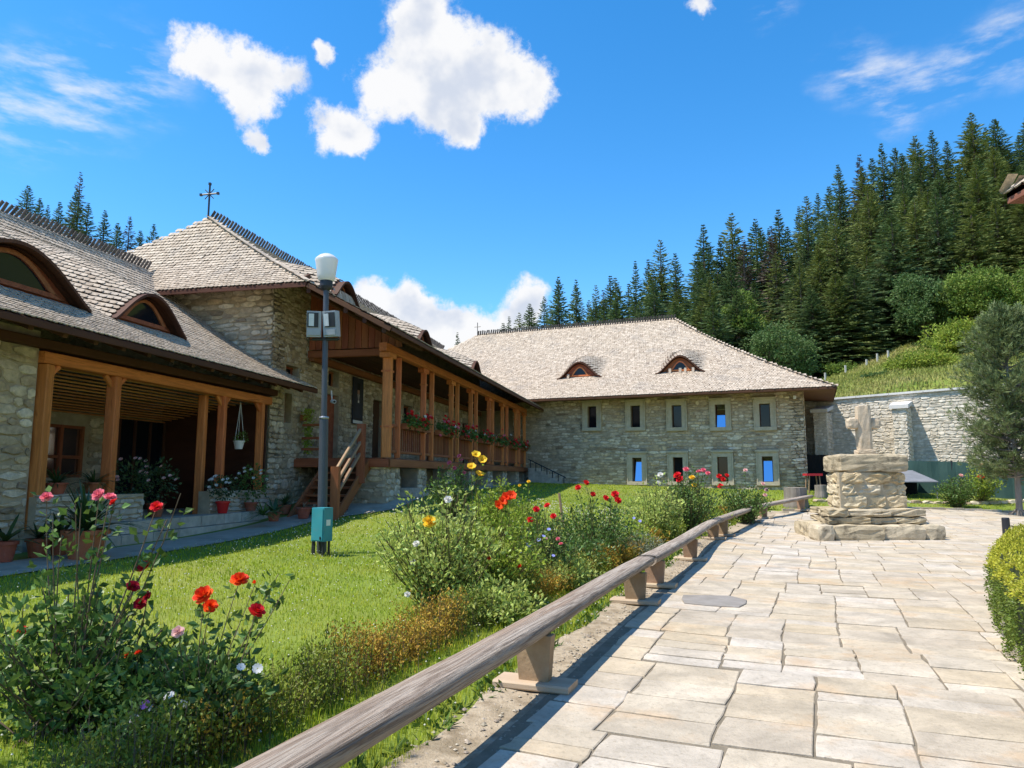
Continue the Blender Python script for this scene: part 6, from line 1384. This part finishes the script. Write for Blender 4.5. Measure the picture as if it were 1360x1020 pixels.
p = on_walk(352, -1.35); T = thing('bushy_plant', 'bushy strap-leaved plant at the foot of the porch plinth', 'plant', p, 'potted plants by the porch'); sword(T, p + [0, 0, .25], 90, .5, .03, M_LEAF, 1.3)
a_, z_ = Gpx(298, 683, -2.1); p = GP(a_, -2.15, .83); T = pot('bright red pot with white-flowered bush on porch plinth', p, .14, .26, mat('red_glaze', [(.55, .02, .02), (.65, .03, .03)], 3, .35)); tuft(T, p + [0, 0, .55], .34, 420, .07, M_DLEAF, M_WHT, 12)
a_, z_ = Gpx(335, 690, -2.1); p = GP(a_, -2.15, .83); T = pot('dark pot with tall white-flowered plant beside porch post', p, .15, .2); tuft(T, p + [0, 0, .6], .36, 420, .08, M_LEAF, M_WHT, 9, 1.3)
for px, lab in ((75, 'dark fern-like plant on the porch parapet near stone pier'), (125, 'dark bushy plant on the porch parapet by the thick post')):
    a_, z_ = Gpx(px, 640, -2.5); p = GP(a_, -2.5, 1.32); T = pot(lab, p, .16, .2); sword(T, p + [0, 0, .18], 60, .55, .03, M_DLEAF, 1.4)
for px, lab in ((215, 'shadowed potted shrub with pale flowers inside the porch'), (180, 'shadowed potted shrub beside porch entrance')):
    a_, z_ = Gpx(px, 680, -2.6); p = GP(a_, -2.75, .82); T = pot(lab, p, .17, .28); tuft(T, p + [0, 0, .7], .40, 480, .08, M_DLEAF, M_PALE, 10, 1.2)
a_, z_ = Gpx(317, 592, -2.75); p = GP(a_, -2.75, z_ - .08); T = thing('hanging_pot', 'white hanging pot with a small plant between the porch posts', 'hanging pot', p)
g3 = Geo(); g3.lathe([(0, 0), (.085, 0), (.125, .17), (.135, .17), (.135, .2), (.11, .2), (0, .18)], 18, p); g3.obj('pot', M_WHITE, T)
for k in range(3):
    an = k * 2.1; g3 = Geo(); g3.tube([p + [.12 * math.cos(an), .12 * math.sin(an), .19], [p[0], p[1], 3.41]], .006, 4); g3.obj('cord', M_WHITE, T)
tuft(T, p + [.05, 0, .28], .17, 120, .06, M_LEAF)
a_, z_ = Gpx(404, 560, -2.45); p = GP(a_, -2.42, z_ + .1); T = thing('trailing_wall_plant', 'trailing green plant hanging on the stone wall by lamp post', 'hanging plant', p)
Geo().box(p, (.22, .2, .16), RG).obj('pot', M_BRWOOD, T)
n = 700; s = rng.uniform(0, 1, n); P_ = p + N_ * (.1 + rng.normal(0, .05, n))[:, None] * 1 + G_ * rng.normal(0, 1, n)[:, None] * (.16 * (1 - s * .7))[:, None] + np.outer(.28 - 1.25 * s, Zv); v, f = leafq(P_, rand_dirs(n) + [0, 0, -.8], .07, .035); Geo().add(v, f).obj('leaves', M_LEAFY, T)
# geranium boxes on the gallery rail
rowsG = [(.95, 1.6), (1.75, 2.75), (4.0, 4.85), (5.0, 5.75), (6.9, 7.6), (7.65, 8.35), (9.5, 10.3), (10.4, 11.25), (12.3, 13.1), (13.2, 13.9), (15.2, 16.0), (16.1, 16.9), (18.1, 19.0)]
ordn = ['first', 'second', 'third', 'fourth', 'fifth', 'sixth', 'seventh', 'eighth', 'ninth', 'tenth', 'eleventh', 'twelfth', 'thirteenth']
for i, (a0, a1) in enumerate(rowsG):
    am_ = (a0 + a1) / 2; T = thing('flower_box', '%s box of red geraniums from the stairs on gallery rail' % ordn[i], 'flower box', GP(am_, .14, 2.95), 'geranium boxes along the gallery rail')
    Geo().box(GP(am_, .13, 3.03), (a1 - a0, .17, .16), RG).obj('trough', M_BRWOOD, T)
    n = 260; P_ = GP(am_, .16, 3.20) + np.outer(rng.uniform(-.5, .5, n) * (a1 - a0), G_) + np.outer(rng.normal(.05, .09, n), N_) + np.outer(rng.normal(0, .09, n) - .02, Zv); v, f = leafq(P_, rand_dirs(n) + [0, 0, .2], .09, .08); Geo().add(v, f).obj('leaves', M_LEAF, T)
    n = int(15 * (a1 - a0)) + 6
    for k in range(n):
        q = GP(am_, .20, 3.27) + G_ * rng.uniform(-.52, .52) * (a1 - a0) + N_ * rng.normal(.06, .07) + Zv * rng.normal(0, .11); bloom(T, q, 'other', M_RED if rng.random() < .8 else M_WHT if rng.random() < .35 else M_PINK, rng.uniform(.09, .15), tilt=(.6, -.6, .6))

# ------------------------------------------------------------------ loose things on the ground
# pebbles and grit on the earth verge
n = 2600; y = rng.uniform(2.3, 20, n); x = bench_x(y) + rng.uniform(-.34, .34, n); P_ = np.c_[x, y, gz(x, y) + .022]
sc_ = np.abs(rng.normal(.009, .006, n))[:, None, None] + .003; v, f = inst(ov / .008, of_, np.repeat(np.diag([1., 1., .55])[None], n, 0) * sc_, P_); Geo().add(v, f).obj('pebbles', mat('grit', [(.25, .21, .16), (.42, .37, .30)], 9, .9, var=.3), kind='stuff', label='grit and small pebbles on the earth under the benches', cat='pebbles')
# tufts of rough grass on the hillside meadow
n = 60000; x = rng.uniform(17, 66, n); y = rng.uniform(44, 80, n); P_ = np.c_[x, y, gz(x, y) - .02]; V, Q, T_ = blades(P_, rng.uniform(.12, .4, n), rng.uniform(.05, .11, n), .6)
gm = Geo(); gm.V = [V]; gm.F = [Q, T_]; gm.n = len(V); gm.obj('meadow_grass', mat('dry_meadow_blade', [(.22, .25, .05), (.33, .32, .09), (.40, .33, .13)], .12, .7, var=.3, trans=.3), kind='stuff', label='rough dry grass on the meadow above the boundary wall', cat='grass')
# tree behind the camera's left shoulder: its crown shades the corner of the rose bed
r = np.random.default_rng(4); tb = np.array([-4.9, 2.2, gz1(-4.9, 2.2)]); T = thing('plum_tree', 'small leafy fruit tree on lawn shading the rose bed corner', 'tree', tb); M = Matrix.Translation(Vector(tb))
g3 = Geo(); g3.tube([(0, 0, -.2), (.1, .05, 1.6), (.55, .4, 3.2), (.8, .6, 4.6)], [.12, .10, .07, .02], 8); P_, D_ = [], []
for k in range(22):
    d = unit(r.normal(size=3)); c = np.array([.75, .65, 4.3]) + d * [1.15, 1.0, .95] * r.uniform(.4, 1); g3.tube([(.5, .4, 3.1), (c + [.5, .4, 3.1]) / 2, c], [.04, .02, .006], 5, caps=False); kk = 170
    dd = rand_dirs(kk, r); P_.append(c + dd * r.uniform(.1, .5, (kk, 1))); D_.append(dd + [0, 0, -.3])
g3.obj('trunk', M_BARK, T, M); v, f = leafq(np.concatenate(P_), np.concatenate(D_), .085, .05, r=r); Geo().add(v, f).obj('crown', M_LEAF, T, M)
